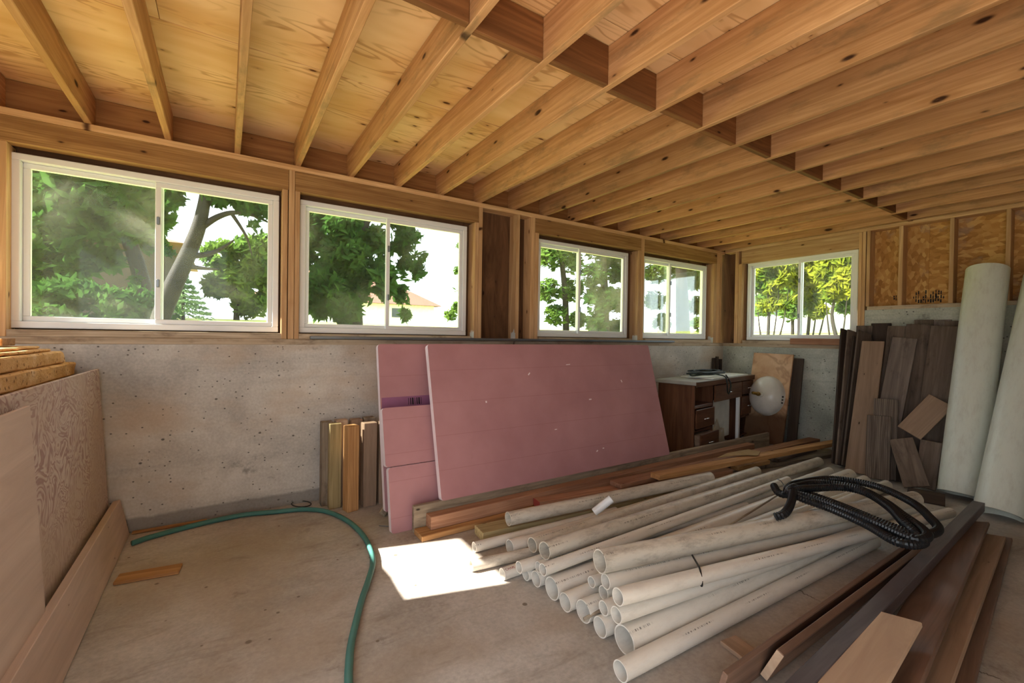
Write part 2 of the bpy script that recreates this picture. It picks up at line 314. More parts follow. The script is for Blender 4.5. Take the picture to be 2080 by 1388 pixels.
def lathe(name, prof, mat, parent=None, seg=28, mw=None, smooth=True, closed=True):
    """prof: list of (x, r) along local X"""
    vs = [(x, r*math.cos(6.28319*k/seg), r*math.sin(6.28319*k/seg)) for x, r in prof for k in range(seg)]; n = len(prof); fs = []
    for i in range(n if closed else n-1):
        j = (i+1) % n
        for k in range(seg): fs.append((i*seg+k, j*seg+k, j*seg+(k+1) % seg, i*seg+(k+1) % seg))
    o = mesh_obj(name, vs, fs, mat, parent, smooth, mw)
    if smooth:
        o.data.set_sharp_from_angle(angle=.7)
    return o
def along(p0, p1, up=(0, 0, 1)):
    x = (p1-p0).normalized(); z = V(up); z = (z-x*z.dot(x)).normalized(); y = z.cross(x)
    return Matrix(((x.x, y.x, z.x, p0.x), (x.y, y.y, z.y, p0.y), (x.z, y.z, z.z, p0.z), (0, 0, 0, 1)))
def pipe(name, A, B, r, mat, label=None, parent=None, wall=None, bell=False, group=None):
    L = (B-A).length; wl = wall or max(.0045, r*.1); ri = r-wl
    pr = [(0, r), (L, r), (L, ri), (0, ri)]
    if bell: rb = r*1.16; pr = [(0, rb), (.10, rb), (.135, r), (L, r), (L, ri), (.135, ri), (.10, rb-wl), (0, rb-wl)]
    o = lathe(name, pr, mat, parent, 28, along(A, B))
    if label: tag(o, label, 'pipe', group)
    return o
def S(o): o['kind'] = 'structure'; return o

# ================================================================== SETTING
YB = -1.3                                   # the room goes on behind the camera and is left open there to brighten it
XL = -1.32
S(bx('floor', XL-.3, XW+.2, YB, D+.2, -.15, 0, M['floor'], bev=0)).matrix_basis
floor = bpy.data.objects['floor']
CT = 1.265
# -------- window wall
wb = S(mesh_obj('wall_back', [], [], M['conc']))
def slab(o, x0, x1, y0, y1, z0, z1, mat):
    me = bpy.data.meshes.new(o.name); v = [(x, y, z) for x in (x0, x1) for y in (y0, y1) for z in (z0, z1)]
    me.from_pydata(v, [], [(0, 1, 3, 2), (4, 6, 7, 5), (0, 4, 5, 1), (2, 3, 7, 6), (0, 2, 6, 4), (1, 5, 7, 3)]); me.materials.append(mat); me.update(); o.data = me
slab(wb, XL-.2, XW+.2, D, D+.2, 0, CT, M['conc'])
SPT, RST, HB, PB, JB = 1.310, 1.354, 2.474, 2.631, 2.6745
JT = 2.884
sx_ = lambda px, py=550: pY(px, py, D).x
bx('top_plate', XL, XW, D, D+.14, PB, JB, M['frame'], wb)
bx('sill_plate', XL, XW, D-.004, D+.14, CT, SPT, M['sill'], wb)
def stud(px0, px1, z1=PB, name='stud', mat='frame', y1=D+.14): return bx(name, sx_(px0), sx_(px1), D, y1, SPT, z1, M[mat], wb)
X0 = sx_(0)
bx('stud', X0-.012, sx_(12.3), D, D+.14, SPT, HB, M['frame'], wb); bx('stud', X0-.16, X0-.122, D, D+.14, SPT, PB, M['frame'], wb)
stud(572.3, 583.6, HB, 'jack_stud'); stud(585.4, 597.7); stud(598.4, 608.2, HB, 'jack_stud')
stud(964.2, 971.6, HB, 'jack_stud'); stud(972, 979.3); stud(1048.5, 1055.2); stud(1078, 1086); stud(1086.6, 1094, HB, 'jack_stud')
stud(1297, 1302.3, HB, 'jack_stud'); stud(1302.6, 1308.4)
stud(1457, 1463, PB); stud(1451, 1456.8, HB, 'jack_stud'); bx('stud', XW-.10, XW-.062, D+.002, D+.14, SPT, PB, M['frame'], wb)
for a, b in ((X0-.12, sx_(585.4)), (sx_(597.7), sx_(972)), (sx_(1086), sx_(1302.6)), (sx_(1308.4), sx_(1457))):
    bx('header', a+.001, b-.001, D+.003, D+.085, HB, PB, M['header'], wb)
WY = D+.075                                 # window units sit back in the wall
def wx(px): return pY(px, 550, WY).x
WZ0, WZ1 = 1.362, 2.437
wins = {1: (wx(20), wx(566), wx(322)), 2: (wx(608.5), wx(948), wx(790)), 3: (wx(1092), wx(1276), wx(1180)), 4: (wx(1306), wx(1436), wx(1364))}
# sheathing between, above and below the windows
edges = [XL-.1]
for k in (1, 2, 3, 4): edges += [wins[k][0]+.02, wins[k][1]-.02]
edges.append(XW+.1)
for i in range(0, len(edges), 2):
    if edges[i+1]-edges[i] > .01: bx('sheathing_panel', edges[i], edges[i+1], D+.141, D+.155, CT, JT, M['plydark'], wb, bev=0)
for k in (1, 2, 3, 4):
    a, b, m = wins[k]
    bx('sheathing_panel', a+.02, b-.02, D+.141, D+.155, WZ1-.02, JT, M['plydark'], wb, bev=0); bx('sheathing_panel', a+.02, b-.02, D+.141, D+.155, CT, WZ0+.02, M['plydark'], wb, bev=0)
    bx('rough_sill', a-.02, b+.02, D+.004, D+.14, SPT, RST, M['sill'], wb)
for px, hh in ((964.2, .11), (1048.5, .13), (1297, .10), (1451, .12)):      # pale flaked feet of the studs, ragged at the top
    x = sx_(px)-.0012; rg = random.Random(int(px)); top = [(D+.012*k, SPT+hh*rg.uniform(.55, 1.0)) for k in range(8)]
    vs_ = [(x, D, SPT), (x, D+.084, SPT)]+[(x, yy_, zz_) for yy_, zz_ in reversed(top)]
    n_ = len(vs_); vs_ += [(x+.0012, b_, c_) for _, b_, c_ in vs_]
    mesh_obj('flaked_foot', vs_, [tuple(range(n_)), tuple(range(2*n_-1, n_-1, -1))]+[(i, i+n_, (i+1) % n_+n_, (i+1) % n_) for i in range(n_)], M['siding'], wb)
# -------- windows
def window(n, P, ex, a, b, m, z0, z1, dirty, label_dirty=False):
    """P: point at a on the inner face plane; ex: unit vector along the wall (room side view left->right); ey = outward"""
    root = empty('window_%d' % n, P+ex*((a+b)/2)+V((0, 0, z0)), kind='structure'); ey = V((-ex.y, ex.x, 0))
    def part(name, u0, u1, w0, w1, d0, d1, mat, par=root):
        d = (u1-u0, d1-d0, w1-w0); c = P+ex*((u0+u1)/2)+ey*((d0+d1)/2)+V((0, 0, (w0+w1)/2)); axs = (ex, ey, V((0, 0, 1))); i = d.index(max(d)); k = min((j for j in range(3) if j != i), key=lambda j: d[j])
        return board(name, c-axs[i]*d[i]/2, c+axs[i]*d[i]/2, d[3-i-k], d[k], axs[k], M[mat], par, .004)
    f = .042
    part('frame_rail', a, b, z1-f, z1, 0, .085, 'white'); part('frame_rail', a, b, z0, z0+f, 0, .085, 'white'); part('frame_stile', a, a+f, z0+f, z1-f, 0, .085, 'white'); part('frame_stile', b-f, b, z0+f, z1-f, 0, .085, 'white')
    s = .034
    for (u0, u1, d0, gl) in ((a+f, m+.022, .045, dirty[0]), (m-.022, b-f, .012, dirty[1])):
        part('sash_rail', u0, u1, z1-f-s, z1-f, d0, d0+.03, 'white'); part('sash_rail', u0, u1, z0+f, z0+f+s, d0, d0+.03, 'white'); part('sash_stile', u0, u0+s, z0+f+s, z1-f-s, d0, d0+.03, 'white'); part('sash_stile', u1-s, u1, z0+f+s, z1-f-s, d0, d0+.03, 'white')
        part('pane', u0+s, u1-s, z0+f+s, z1-f-s, d0+.012, d0+.017, gl)
    for zz in (z0+.30, z1-.34): part('latch', m-.012, m+.006, zz, zz+.055, -.008, .012, 'metal')
    return root
ex = V((1, 0, 0))
for k, dirty in ((1, ('glass2', 'glass')), (2, ('glass', 'glass')), (3, ('glass', 'glass2')), (4, ('glass', 'glass'))):
    a, b, m = wins[k]; window(k, V((0, WY, 0)), ex, a, b, m, WZ0, WZ1, dirty)
# -------- right (end) wall
wr = S(mesh_obj('wall_right', [], [], M['conc2'])); slab(wr, XW, XW+.2, 2.12, D, 0, CT, M['conc2'])
ST = 1.727
hi = mesh_obj('stepped_concrete', [], [], M['conc2'], wr); slab(hi, XW, XW+.2, YB, 2.12, 0, ST, M['conc2'])
ry = lambda px, py=560: pX(px, py, XW).y
def bxr(name, y0, y1, z0, z1, mat, d0=0, d1=.14): return bx(name, XW+d0, XW+d1, min(y0, y1), max(y0, y1), z0, z1, M[mat], wr)
bxr('top_plate', YB, D, 2.692, 2.731, 'frame'); bxr('top_plate', YB, D-.001, 2.648, 2.690, 'frame')
bxr('sill_plate', 2.11, D, CT, SPT, 'sill', -.004); bxr('sill_plate', YB, 2.10, ST, ST+.042, 'sill', -.004)
bxr('header', ry(1745), ry(1505), 2.462, 2.647, 'frame', .003, .09)
bxr('stud', ry(1493), ry(1500), SPT, 2.647, 'frame'); bxr('jack_stud', ry(1500.4), ry(1507), SPT, 2.462, 'frame')
bxr('jack_stud', ry(1743.5), ry(1750), SPT, 2.647, 'frame'); bxr('stud', ry(1750.4), ry(1757.5), SPT, 2.647, 'frame')
for a, b in ((1759.5, 1766.5), (1824, 1833), (1927, 1936.5), (2041, 2051.5)): bxr('stud', ry(a), ry(b), ST+.042, 2.647, 'frame')
y = ry(2046)-.406
while y > YB: bxr('stud', y, y-.038, ST+.042, 2.647, 'frame'); y -= .406
XR = XW+.075
w5a, w5b = pX(1517.7, 600, XR).y, pX(1742, 600, XR).y; w5m = pX(1623, 600, XR).y
z51 = pX(1630, 521, XR).z; z50 = 1.362
exr = V((0, -1, 0))                        # left->right on the end wall
window(5, V((XR, 0, 0)), exr, -w5a, -w5b, -w5m, z50, z51, ('glass', 'glass'))
bxr('rough_sill', w5b-.02, w5a+.02, SPT, RST, 'sill', .004)
for a, b in ((w5a-.02, D+.14),): bxr('sheathing_panel', a, b, CT, JT, 'plydark', .141, .155)
bxr('sheathing_panel', w5b+.02, w5a-.02, z51-.02, JT, 'osb', .141, .155); bxr('sheathing_panel', w5b+.02, w5a-.02, CT, z50+.02, 'plydark', .141, .155)
y1 = w5b+.02; seams = [y1, 1.6, .38, -.84, YB]
osb0 = None
for a, b in zip(seams, seams[1:]): p = bxr('sheathing_panel', b, a, ST, JT, 'osb', .141, .155); osb0 = osb0 or p
def stamp(y, z, w, h, n, seed):             # worn ink stamps on the sheathing
    r = random.Random(seed); o = empty('ink_stamp', (XW+.1405, y, z)); o.parent = wr; vs = []; fs = []
    bpy.data.objects.remove(o)
    for k in range(n):
        yy = y-w*k/n; hh = h*r.uniform(.5, 1); zz = z+(h-hh)*r.random()
        for j in range(r.randint(1, 3)):
            z0 = zz+hh*j/3; i = len(vs); ww = w/n*r.uniform(.3, .8)
            vs += [(XW+.1400, yy, z0), (XW+.1400, yy-ww, z0), (XW+.1400, yy-ww, z0+hh/3.6), (XW+.1400, yy, z0+hh/3.6)]; fs.append((i, i+1, i+2, i+3))
    mesh_obj('ink_stamp', vs, fs, M['ink'], wr)
stamp(pX(1855, 600, XW+.14).y, 1.79, .24, .15, 12, 1); stamp(pX(1895, 600, XW+.14).y, 1.83, .10, .14, 5, 2); stamp(pX(1815, 600, XW+.14).y, 1.82, .04, .12, 2, 3); stamp(pX(1958, 600, XW+.14).y, 1.83, .06, .12, 4, 4)
# -------- left wall with a low window whose sun falls on the floor
DY = 1.5                                    # big doorway in the left wall, beside the camera
wl = S(mesh_obj('wall_left', [], [], M['conc'])); slab(wl, XL-.2, XL, DY, D, 0, CT, M['conc'])
LY0, LY1, LZ0, LZ1 = 2.76, 3.40, 1.38, 2.15
for (a, b, c, d) in ((DY, LY0, CT, JT), (YB, DY, 2.35, JT), (LY1, 3.66, CT, LZ0), (LY1, 3.66, 1.62, JT), (3.66, D+.155, CT, JT), (LY0, LY1, CT, LZ0), (LY0, LY1, LZ1, JT)):  # leaves an added gap beside the window so sun reaches the far slab tops
    bx('sheathing_panel', XL-.16, XL-.145, a, b, c, d, M['plydark'], wl, bev=0)
bx('top_plate', XL-.14, XL, YB, D, PB, JB, M['frame'], wl); bx('sill_plate', XL-.14, XL, DY, D, CT, SPT, M['sill'], wl)
bx('header', XL-.1, XL-.003, 2.0, 3.7, 2.45, PB, M['header'], wl)
yy = DY
while yy < D-.1:
    if not (LY0-.06 < yy < LY1+.26): bx('stud', XL-.14, XL, yy, yy+.038, SPT, PB, M['frame'], wl)
    yy += .406
bx('ledge', XL, -.86, 1.2, 3.80, 0, .98, M['conc'], wl, bev=.01)
root6 = empty('window_6', (XL-.1, LY0, LZ0), kind='structure')
bx('frame_rail', XL-.14, XL-.09, LY0-.03, LY1+.03, LZ0-.03, LZ0+.002, M['white'], root6); bx('frame_rail', XL-.14, XL-.09, LY0-.03, LY1+.03, LZ1-.002, LZ1+.03, M['white'], root6)
bx('frame_stile', XL-.14, XL-.09, LY0-.03, LY0+.002, LZ0, LZ1, M['white'], root6); bx('frame_stile', XL-.14, XL-.09, LY1-.002, LY1+.03, LZ0, LZ1, M['white'], root6)
# -------- back of the room, right half closed, left part left open to add daylight
wf = S(mesh_obj('wall_front', [], [], M['conc'])); slab(wf, .0, XW+.2, YB-.2, YB, 0, JT, M['conc'])
# -------- ceiling: joists, blocking, subfloor sheets
ceil = S(mesh_obj('ceiling', [], [], M['rim'])); slab(ceil, XL-.3, XW+.3, YB-.3, D+.2, JT+.03, JT+.05, M['rim'])
jx = [-.767-.4064+.4064*k for k in range(19)]
RIM = D+.102
for k, x in enumerate(jx): bx('joist', x, x+.038, YB, RIM, JB, JT-.002, M['joist'], ceil)
bx('rim_joist', XL-.2, XW+.2, RIM, RIM+.038, JB, JT-.002, M['rim'], ceil)
bx('rim_joist', XW+.06, XW+.098, YB, RIM, 2.732, JT-.002, M['rim'], ceil); bx('rim_joist', XL-.14, XL-.10, YB, RIM, JB, JT-.002, M['rim'], ceil)
for k in range(len(jx)-1):
    o = .012 if k % 2 else -.012
    bx('blocking', jx[k]+.039, jx[k+1]-.001, 1.707+o, 1.745+o, JB+.003, JT-.004, M['block'], ceil)
    if k < 16: bx('blocking', jx[k]+.039, jx[k+1]-.001, -.7+o, -.662+o, JB+.003, JT-.004, M['rim'], ceil)
bx('blocking', jx[-1]+.039, XW+.06, 1.707, 1.745, JB+.003, JT-.004, M['frame'], ceil)
y = D+.14; r_ = 0
while y > YB:
    x = XL-.2-(r_ % 2)*1.2
    while x < XW+.2:
        a, b = max(x, XL-.25), min(x+2.436, XW+.25)
        if b-a > .05: bx('subfloor_sheet', a, b, max(YB-.2, y-1.214), y, JT, JT+.018, M['ply'], ceil, .002)
        x += 2.4384
    y -= 1.2192; r_ += 1
bx('added_eave', XL-.2, XW+.7, D+.156, D+.70, JT+.03, JT+.07, M['siding'], ceil)      # unseen overhang, added to keep the sun off the long row of windows
# ================================================================== OUTSIDE
gr = S(mesh_obj('ground', [], [], M['grass']))
def gz(x, y):
    d = max(y-4.1, x-6.5, -1.55-x, 0); return 1.22+.68*min(1, d/17.)+(.02*(d-17) if d > 17 else 0)
vs, fs = [], []
def gpatch(xs, ys):
    i0 = len(vs)
    for x in xs:
        for y in ys: vs.append((x, y, gz(x, y)))
    n = len(ys)
    for i in range(len(xs)-1):
        for j in range(n-1): a = i0+i*n+j; fs.append((a, a+n, a+n+1, a+1))
gpatch([-60, -40, -25, -15, -8, -4, -1.53, 2, 6.45, 9, 14, 20, 30, 45, 70], [4.03, 6, 9, 13, 18, 21.1, 30, 45, 80])
gpatch([6.48, 9, 14, 20, 23.5, 30, 45, 70], [-8, -4, 0, 4.03]); gpatch([-60, -40, -25, -18.5, -12, -8, -4, -1.53], [1.62, 4.03])
gr.data.from_pydata(vs, [], fs) if not gr.data.vertices else None
dr = S(mesh_obj('bounce_ground', [(-60, -60, -.16), (70, -60, -.16), (70, YB-.2, -.16), (-60, YB-.2, -.16), (XL-.3, YB-.2, -.16), (XL-.3, 1.6, -.16), (-60, 1.6, -.16)], [(0, 1, 2, 3), (3, 4, 5, 6)], M['drive']))  # unseen ground, put in to bounce sunlight into the room
def foliage(name, blobs, n, size, mat, parent, seed):
    r = random.Random(seed); vs = []; fs = []; tot = sum(b[1]**2 for b in blobs)
    for c, rad in blobs:
        for _ in range(int(n*rad**2/tot)):
            d = V((r.gauss(0, 1), r.gauss(0, 1), r.gauss(0, 1))).normalized()*rad*(r.random()**.45); p = c+d
            if noise.noise(p*2.6+V((seed, 0, 0))) < -.16: continue
            a = V((r.gauss(0, 1), r.gauss(0, 1), r.gauss(0, 1))).normalized(); b = a.orthogonal().normalized(); s = size*r.uniform(.6, 1.3); i = len(vs)
            vs += [p-a*s, p+b*s*.45, p+a*s, p-b*s*.45]; fs.append((i, i+1, i+2, i+3))
    o = mesh_obj(name, vs, fs, mat, parent); o['kind'] = 'stuff'; return o
def tree(name, label, trunk, blobs, n, size, leaf, seed, branches=(), X=None, cat='tree', group=None):
    f = (lambda px, py, q: pX(px, py, q)) if X else (lambda px, py, q: pY(px, py, q))
    pts = [f(*t[:3]) for t in trunk]; b0 = pts[0].copy(); b0.z = gz(b0.x, b0.y)-.05; root = empty(name, b0, label, cat, group)
    rr = [t[3]*dep(p)/F for t, p in zip(trunk, pts)]; sm = catmull([b0]+pts, 4); rs = [rr[0]*1.15]+rr
    def rad(t, i): u = t*(len(rs)-1); j = min(int(u), len(rs)-2); return rs[j]+(rs[j+1]-rs[j])*(u-j)
    tube('trunk', sm, rad, M['bark'], root, 9)
    for br in branches:
        bp = [f(*q[:3]) for q in br]; r0 = br[0][3]*dep(bp[0])/F; tube('branch', catmull(bp, 5), lambda t, i: r0*(1-.75*t), M['bark'], root, 6)
    bl = []
    for q in blobs: p = f(*q[:3]); bl.append((p, q[3]*dep(p)/F))
    foliage('foliage', bl, n, size, M[leaf], root, seed); return root
tree('maple_tree', 'broad dark green maple filling the left pane of the largest window', [(300, 640, 11, 16), (285, 560, 11, 14), (255, 470, 11, 13), (225, 400, 11, 11), (205, 300, 11, 8)],
     [(95, 400, 11, 70), (180, 390, 10.5, 75), (270, 395, 11, 60), (90, 490, 10.5, 55), (170, 480, 11, 55), (300, 470, 11.5, 40), (330, 370, 11, 40), (120, 290, 11, 90), (270, 280, 11, 90), (210, 520, 11, 35), (140, 590, 10, 25), (90, 600, 10, 25), (285, 575, 11, 18), (60, 440, 11, 50), (230, 450, 10.5, 55), (310, 420, 11, 45), (60, 540, 11, 40), (150, 540, 11, 40)], 17000, .15, 'leaf', 1)
tree('leaning_tree', 'tree with a dark leaning trunk and bare forked branches behind the right pane', [(325, 650, 9, 17), (350, 585, 9, 17), (380, 520, 9, 15), (402, 465, 9, 13), (414, 415, 9, 11), (425, 350, 9, 9), (450, 280, 9, 6)],
     [(440, 395, 9, 26), (500, 410, 9, 28), (355, 395, 9.5, 24), (525, 470, 9, 22), (470, 350, 9, 60), (350, 330, 9, 50), (350, 500, 9.5, 22), (535, 430, 9, 20)], 4200, .09, 'leaf', 2,
     [[(405, 465, 9, 8), (440, 442, 9, 0), (475, 432, 9, 0), (515, 438, 9, 0), (545, 452, 9, 0)], [(385, 520, 9, 7), (420, 517, 9, 0), (450, 505, 9, 0), (475, 488, 9, 0)], [(376, 540, 9, 6), (410, 545, 9, 0), (445, 548, 9, 0)], [(412, 430, 9, 6), (440, 400, 9, 0), (490, 385, 9, 0)], [(470, 433, 9, 4), (500, 480, 9, 0), (512, 520, 9, 0)]])
tree('background_tree', 'yellow-green round tree standing behind the leaning trunk', [(480, 660, 19, 6), (482, 600, 19, 5), (485, 540, 19, 4)], [(450, 520, 19, 34), (510, 520, 19, 42), (540, 570, 19, 34), (470, 570, 19, 36), (510, 615, 19, 34), (440, 580, 19, 26), (555, 500, 19, 30)], 7000, .17, 'leaf2', 3)
sp0 = pY(372, 656, 15); sp0.z = gz(sp0.x, sp0.y); spruce = empty('young_spruce', sp0, 'small young spruce beside the leaning trunk', 'tree'); spz = pY(372, 553, 15).z
tube('trunk', [sp0, V((sp0.x, sp0.y, spz))], lambda t, i: .05*(1-.8*t), M['bark'], spruce, 6)
rs_ = random.Random(5); vs2, fs2 = [], []
for k in range(1700):
    t = rs_.random(); lv = round(t*9)/9; rad = (1-lv)*.75*rs_.random()**.5; an = rs_.random()*6.28; an = round(an*2.2+lv*3)/2.2+rs_.gauss(0, .12); p = V((sp0.x+rad*math.cos(an), sp0.y+rad*math.sin(an), sp0.z+.15+(spz-sp0.z-.15)*(lv+.05*rs_.random())-.15*rad)); a = V((math.cos(an+rs_.gauss(0, .6)), math.sin(an), rs_.gauss(-.2, .4)))*.07; b = V((rs_.gauss(0, .5), rs_.gauss(0, .5), 1))*.022; i = len(vs2)
    vs2 += [p-a, p+b, p+a, p-b]; fs2.append((i, i+1, i+2, i+3))
mesh_obj('foliage', vs2, fs2, M['needle'], spruce)['kind'] = 'stuff'
tree('oak_tree', 'dense leafy tree with upright trunk seen through the second window', [(722, 662, 11, 15), (720, 580, 11, 14), (728, 500, 11, 12), (745, 440, 11, 10), (765, 380, 11, 8)],
     [(640, 440, 11, 36), (690, 450, 10.5, 48), (650, 510, 11, 42), (700, 520, 10.5, 48), (760, 500, 11, 40), (670, 580, 10.5, 46), (760, 570, 10.5, 46), (825, 490, 11, 32), (835, 545, 11, 28), (820, 600, 11, 20), (845, 595, 11, 14), (640, 620, 11, 32), (700, 625, 10.5, 34), (800, 430, 11, 36), (720, 380, 11, 60), (820, 640, 11, 14), (850, 520, 11, 16), (620, 520, 11, 26)], 17000, .14, 'leaf', 4,
     [[(745, 450, 11, 7), (775, 425, 11, 0), (815, 405, 11, 0)]])
tree('edge_tree', 'sparse pale tree at the right edge of the second window', [(950, 660, 14, 5), (950, 560, 14, 4), (955, 480, 14, 3)], [(935, 500, 14, 8), (930, 550, 14, 9), (928, 590, 14, 9), (960, 540, 14, 30), (915, 640, 14, 13), (930, 625, 14, 12)], 1500, .10, 'leaf2', 6)
tree('pale_tree', 'airy light green tree behind the left pane of the third window', [(1150, 684, 13, 7), (1148, 600, 13, 6), (1140, 520, 13, 5)], [(1120, 520, 13, 30), (1160, 530, 13, 26), (1115, 590, 13, 26), (1160, 590, 13, 26), (1130, 640, 13, 24), (1172, 650, 13, 18), (1140, 460, 13, 45)], 7000, .14, 'leaf2', 7)
tree('thicket_tree', 'dense olive tree behind the right pane of the third window', [(1230, 688, 12, 9), (1228, 600, 12, 8), (1225, 520, 12, 6)], [(1205, 560, 12, 26), (1250, 545, 12, 30), (1220, 610, 12, 34), (1260, 610, 12, 26), (1215, 655, 12, 26), (1255, 660, 12, 22), (1230, 500, 12, 40)], 9000, .14, 'leaf', 8)
tree('corner_tree', 'thick-trunked tree behind the small fourth window', [(1388, 690, 11, 14), (1386, 620, 11, 13), (1384, 560, 11, 11), (1380, 500, 11, 9)], [(1330, 555, 11, 22), (1365, 545, 12, 24), (1410, 565, 11, 26), (1330, 610, 12, 20), (1415, 620, 11, 18), (1345, 655, 12, 18), (1420, 660, 12, 16), (1380, 500, 11, 40)], 7500, .15, 'leaf2', 9)
for k, (pts, bl, sd) in enumerate((([(1560, 690, 12, 3), (1562, 620, 12, 3), (1558, 560, 12, 2)], [(1550, 570, 12, 30), (1580, 560, 12, 26), (1560, 610, 12, 24), (1590, 610, 12, 18), (1570, 530, 12, 30)], 11),
                                  ([(1640, 690, 13, 3), (1645, 620, 13, 3), (1640, 560, 13, 2)], [(1620, 560, 13, 28), (1655, 560, 13, 26), (1640, 600, 13, 24), (1660, 630, 13, 18), (1640, 520, 13, 30)], 12),
                                  ([(1700, 690, 12.5, 4), (1690, 640, 12.5, 3), (1700, 590, 12.5, 2)], [(1690, 560, 12.5, 28), (1725, 560, 12.5, 26), (1700, 595, 12.5, 20), (1735, 590, 12.5, 18), (1700, 520, 12.5, 34)], 13))):
    brs = [[(pts[0][0]+o, 690, pts[0][2], 2), (pts[0][0]+o+d*.5, 650, pts[0][2], 0), (pts[0][0]+o+d, 590, pts[0][2], 0)] for o, d in ((-14, -10), (10, 12), (22, 20))]
    tree('multi_stem_shrub', ('yellow-green multi-stemmed shrub behind the left pane of the end wall window', 'middle yellow-green shrub behind the end wall window, at its centre bar', 'bright shrub with slender bare stems at the right of the end wall window')[k], pts, bl, 5200, .12, 'leaf3', sd, brs, X=True, cat='shrub', group='shrubs beyond the end wall')
hb = [(pY(x, 640, 9.5), r_) for x, r_ in ((70, .55), (120, .5), (170, .55), (220, .5), (270, .5), (310, .4))]
hd = empty('hedge', (hb[2][0].x, 9.5, gz(0, 9.5)), 'dark low hedge at the bottom of the left pane of the largest window', 'hedge'); foliage('foliage', hb, 5200, .08, M['leaf'], hd, 21)
tree('sapling', 'slim tree filling the left part of the end wall window, behind the shrubs', [(1610, 690, 15, 3), (1610, 600, 15, 3), (1608, 540, 15, 2)], [(1590, 580, 15, 40), (1640, 590, 15, 36), (1690, 590, 15, 30), (1610, 630, 15, 26), (1550, 620, 15, 24), (1720, 620, 15, 20)], 5200, .13, 'leaf2', 31, X=True)
def house(name, label, x0, x1, y0, y1, wh, rh, wall, roof, inset=None, over=.5):
    zb = gz((x0+x1)/2, y0)-.3; zt = zb+wh; root = empty(name, ((x0+x1)/2, (y0+y1)/2, zb), label, 'house'); bx('wall', x0, x1, y0, y1, zb, zt, M[wall], root, 0)
    ins = inset if inset is not None else (y1-y0)/2; ym = (y0+y1)/2; o = over
    mesh_obj('roof', [(x0-o, y0-o, zt), (x1+o, y0-o, zt), (x1+o, y1+o, zt), (x0-o, y1+o, zt), (x0+ins, ym, zt+rh), (x1-ins, ym, zt+rh)], [(0, 1, 5, 4), (1, 2, 5), (2, 3, 4, 5), (3, 0, 4), (0, 3, 2, 1)], M[roof], root)
    return root, zb, zt
pa, pb = pY(500, 650, 34).x, pY(893, 650, 34).x
h1, zb, zt = house('neighbour_house', 'far low house with brown hip roof beyond the lawn', pa+.5, pb-.5, 34, 43, 1.9, 3.1, 'siding', 'roof')
for xx in (pa+3, pb-4): bx('window_pane', xx, xx+1.2, 33.96, 34, zb+.9, zt-.3, M['winglass'], h1, 0)
h2, zb, zt = house('brick_garage', 'brown building with pale roof behind the maple', pY(20, 600, 16).x-3, pY(335, 600, 16).x, 16, 22, 2.45, 1.2, 'brick', 'roof')
bx('window_pane', h2.location.x-1, h2.location.x+.2, 15.97, 16, zb+1.2, zb+2.1, M['winglass'], h2, 0)
h3, zb, zt = house('white_house', 'white sided house glimpsed between the shrubs beyond the end wall', 21, 26, 9.2, 12.6, 2.3, 1.6, 'siding', 'roof')
for yy in (9.7, 11.2): bx('window_pane', 20.96, 21, yy, yy+.8, zb+.9, zb+1.9, M['winglass'], h3, 0)
# ================================================================== THINGS
def text_on_pipe(txt, size, parent, r, x0, ang, mat):
    cu = bpy.data.curves.new('lettering', 'FONT'); cu.body = txt; cu.size = size; tmp = bpy.data.objects.new('tmp_text', cu); col.objects.link(tmp)
    bpy.context.view_layer.update(); me = bpy.data.meshes.new_from_object(tmp.evaluated_get(bpy.context.evaluated_depsgraph_get())); bpy.data.objects.remove(tmp)
    for v in me.vertices:
        a = ang-(v.co.y-size*.35)/r; v.co = V((x0+v.co.x, (r+.0006)*math.cos(a), (r+.0006)*math.sin(a)))
    me.materials.clear(); me.materials.append(mat); o = bpy.data.objects.new('lettering', me); col.objects.link(o); o.parent = parent; return o
# -------- foam insulation
def foam_sheet(name, p_bl, ex_, ln, up_dir, ht, th, label, mat='foam', group=None):
    """p_bl: front-left-bottom corner, ex_ along, up_dir in the sheet's plane"""
    ex_ = V(ex_).normalized(); up_dir = V(up_dir).normalized(); n = ex_.cross(up_dir)      # n points to the camera (-y)
    c = V(p_bl)+ex_*ln/2+up_dir*ht/2-n*th/2
    mw = Matrix(((ex_.x, up_dir.x, n.x, c.x), (ex_.y, up_dir.y, n.y, c.y), (ex_.z, up_dir.z, n.z, c.z), (0, 0, 0, 1)))
    bm = bmesh.new(); r = .022; pts = []
    for cx, cy, a0 in ((ln/2-r, ht/2-r, 0), (-ln/2+r, ht/2-r, 90), (-ln/2+r, -ht/2+r, 180), (ln/2-r, -ht/2+r, 270)):
        for k in range(4): a = math.radians(a0+30*k); pts.append((cx+r*math.cos(a), cy+r*math.sin(a)))
    top = [bm.verts.new((x, y, th/2)) for x, y in pts]; bot = [bm.verts.new((x, y, -th/2)) for x, y in pts]
    bm.faces.new(top); bm.faces.new(bot[::-1]); m = len(pts)
    for i in range(m): f = bm.faces.new((bot[i], bot[(i+1) % m], top[(i+1) % m], top[i])); f.material_index = 1
    me = bpy.data.meshes.new(name); bm.to_mesh(me); bm.free(); me.materials.append(M[mat]); me.materials.append(M['foamedge'])
    return tag(link(name, me, None, None, mw), label, 'insulation', group)
fr = foam_sheet('foam_sheet', (1.285, 2.868, .189), (1, .006, 0), 2.50, (0, .30, 1.10), 1.140, .05, 'largest pink foam sheet, in front, leaning over the long boards')
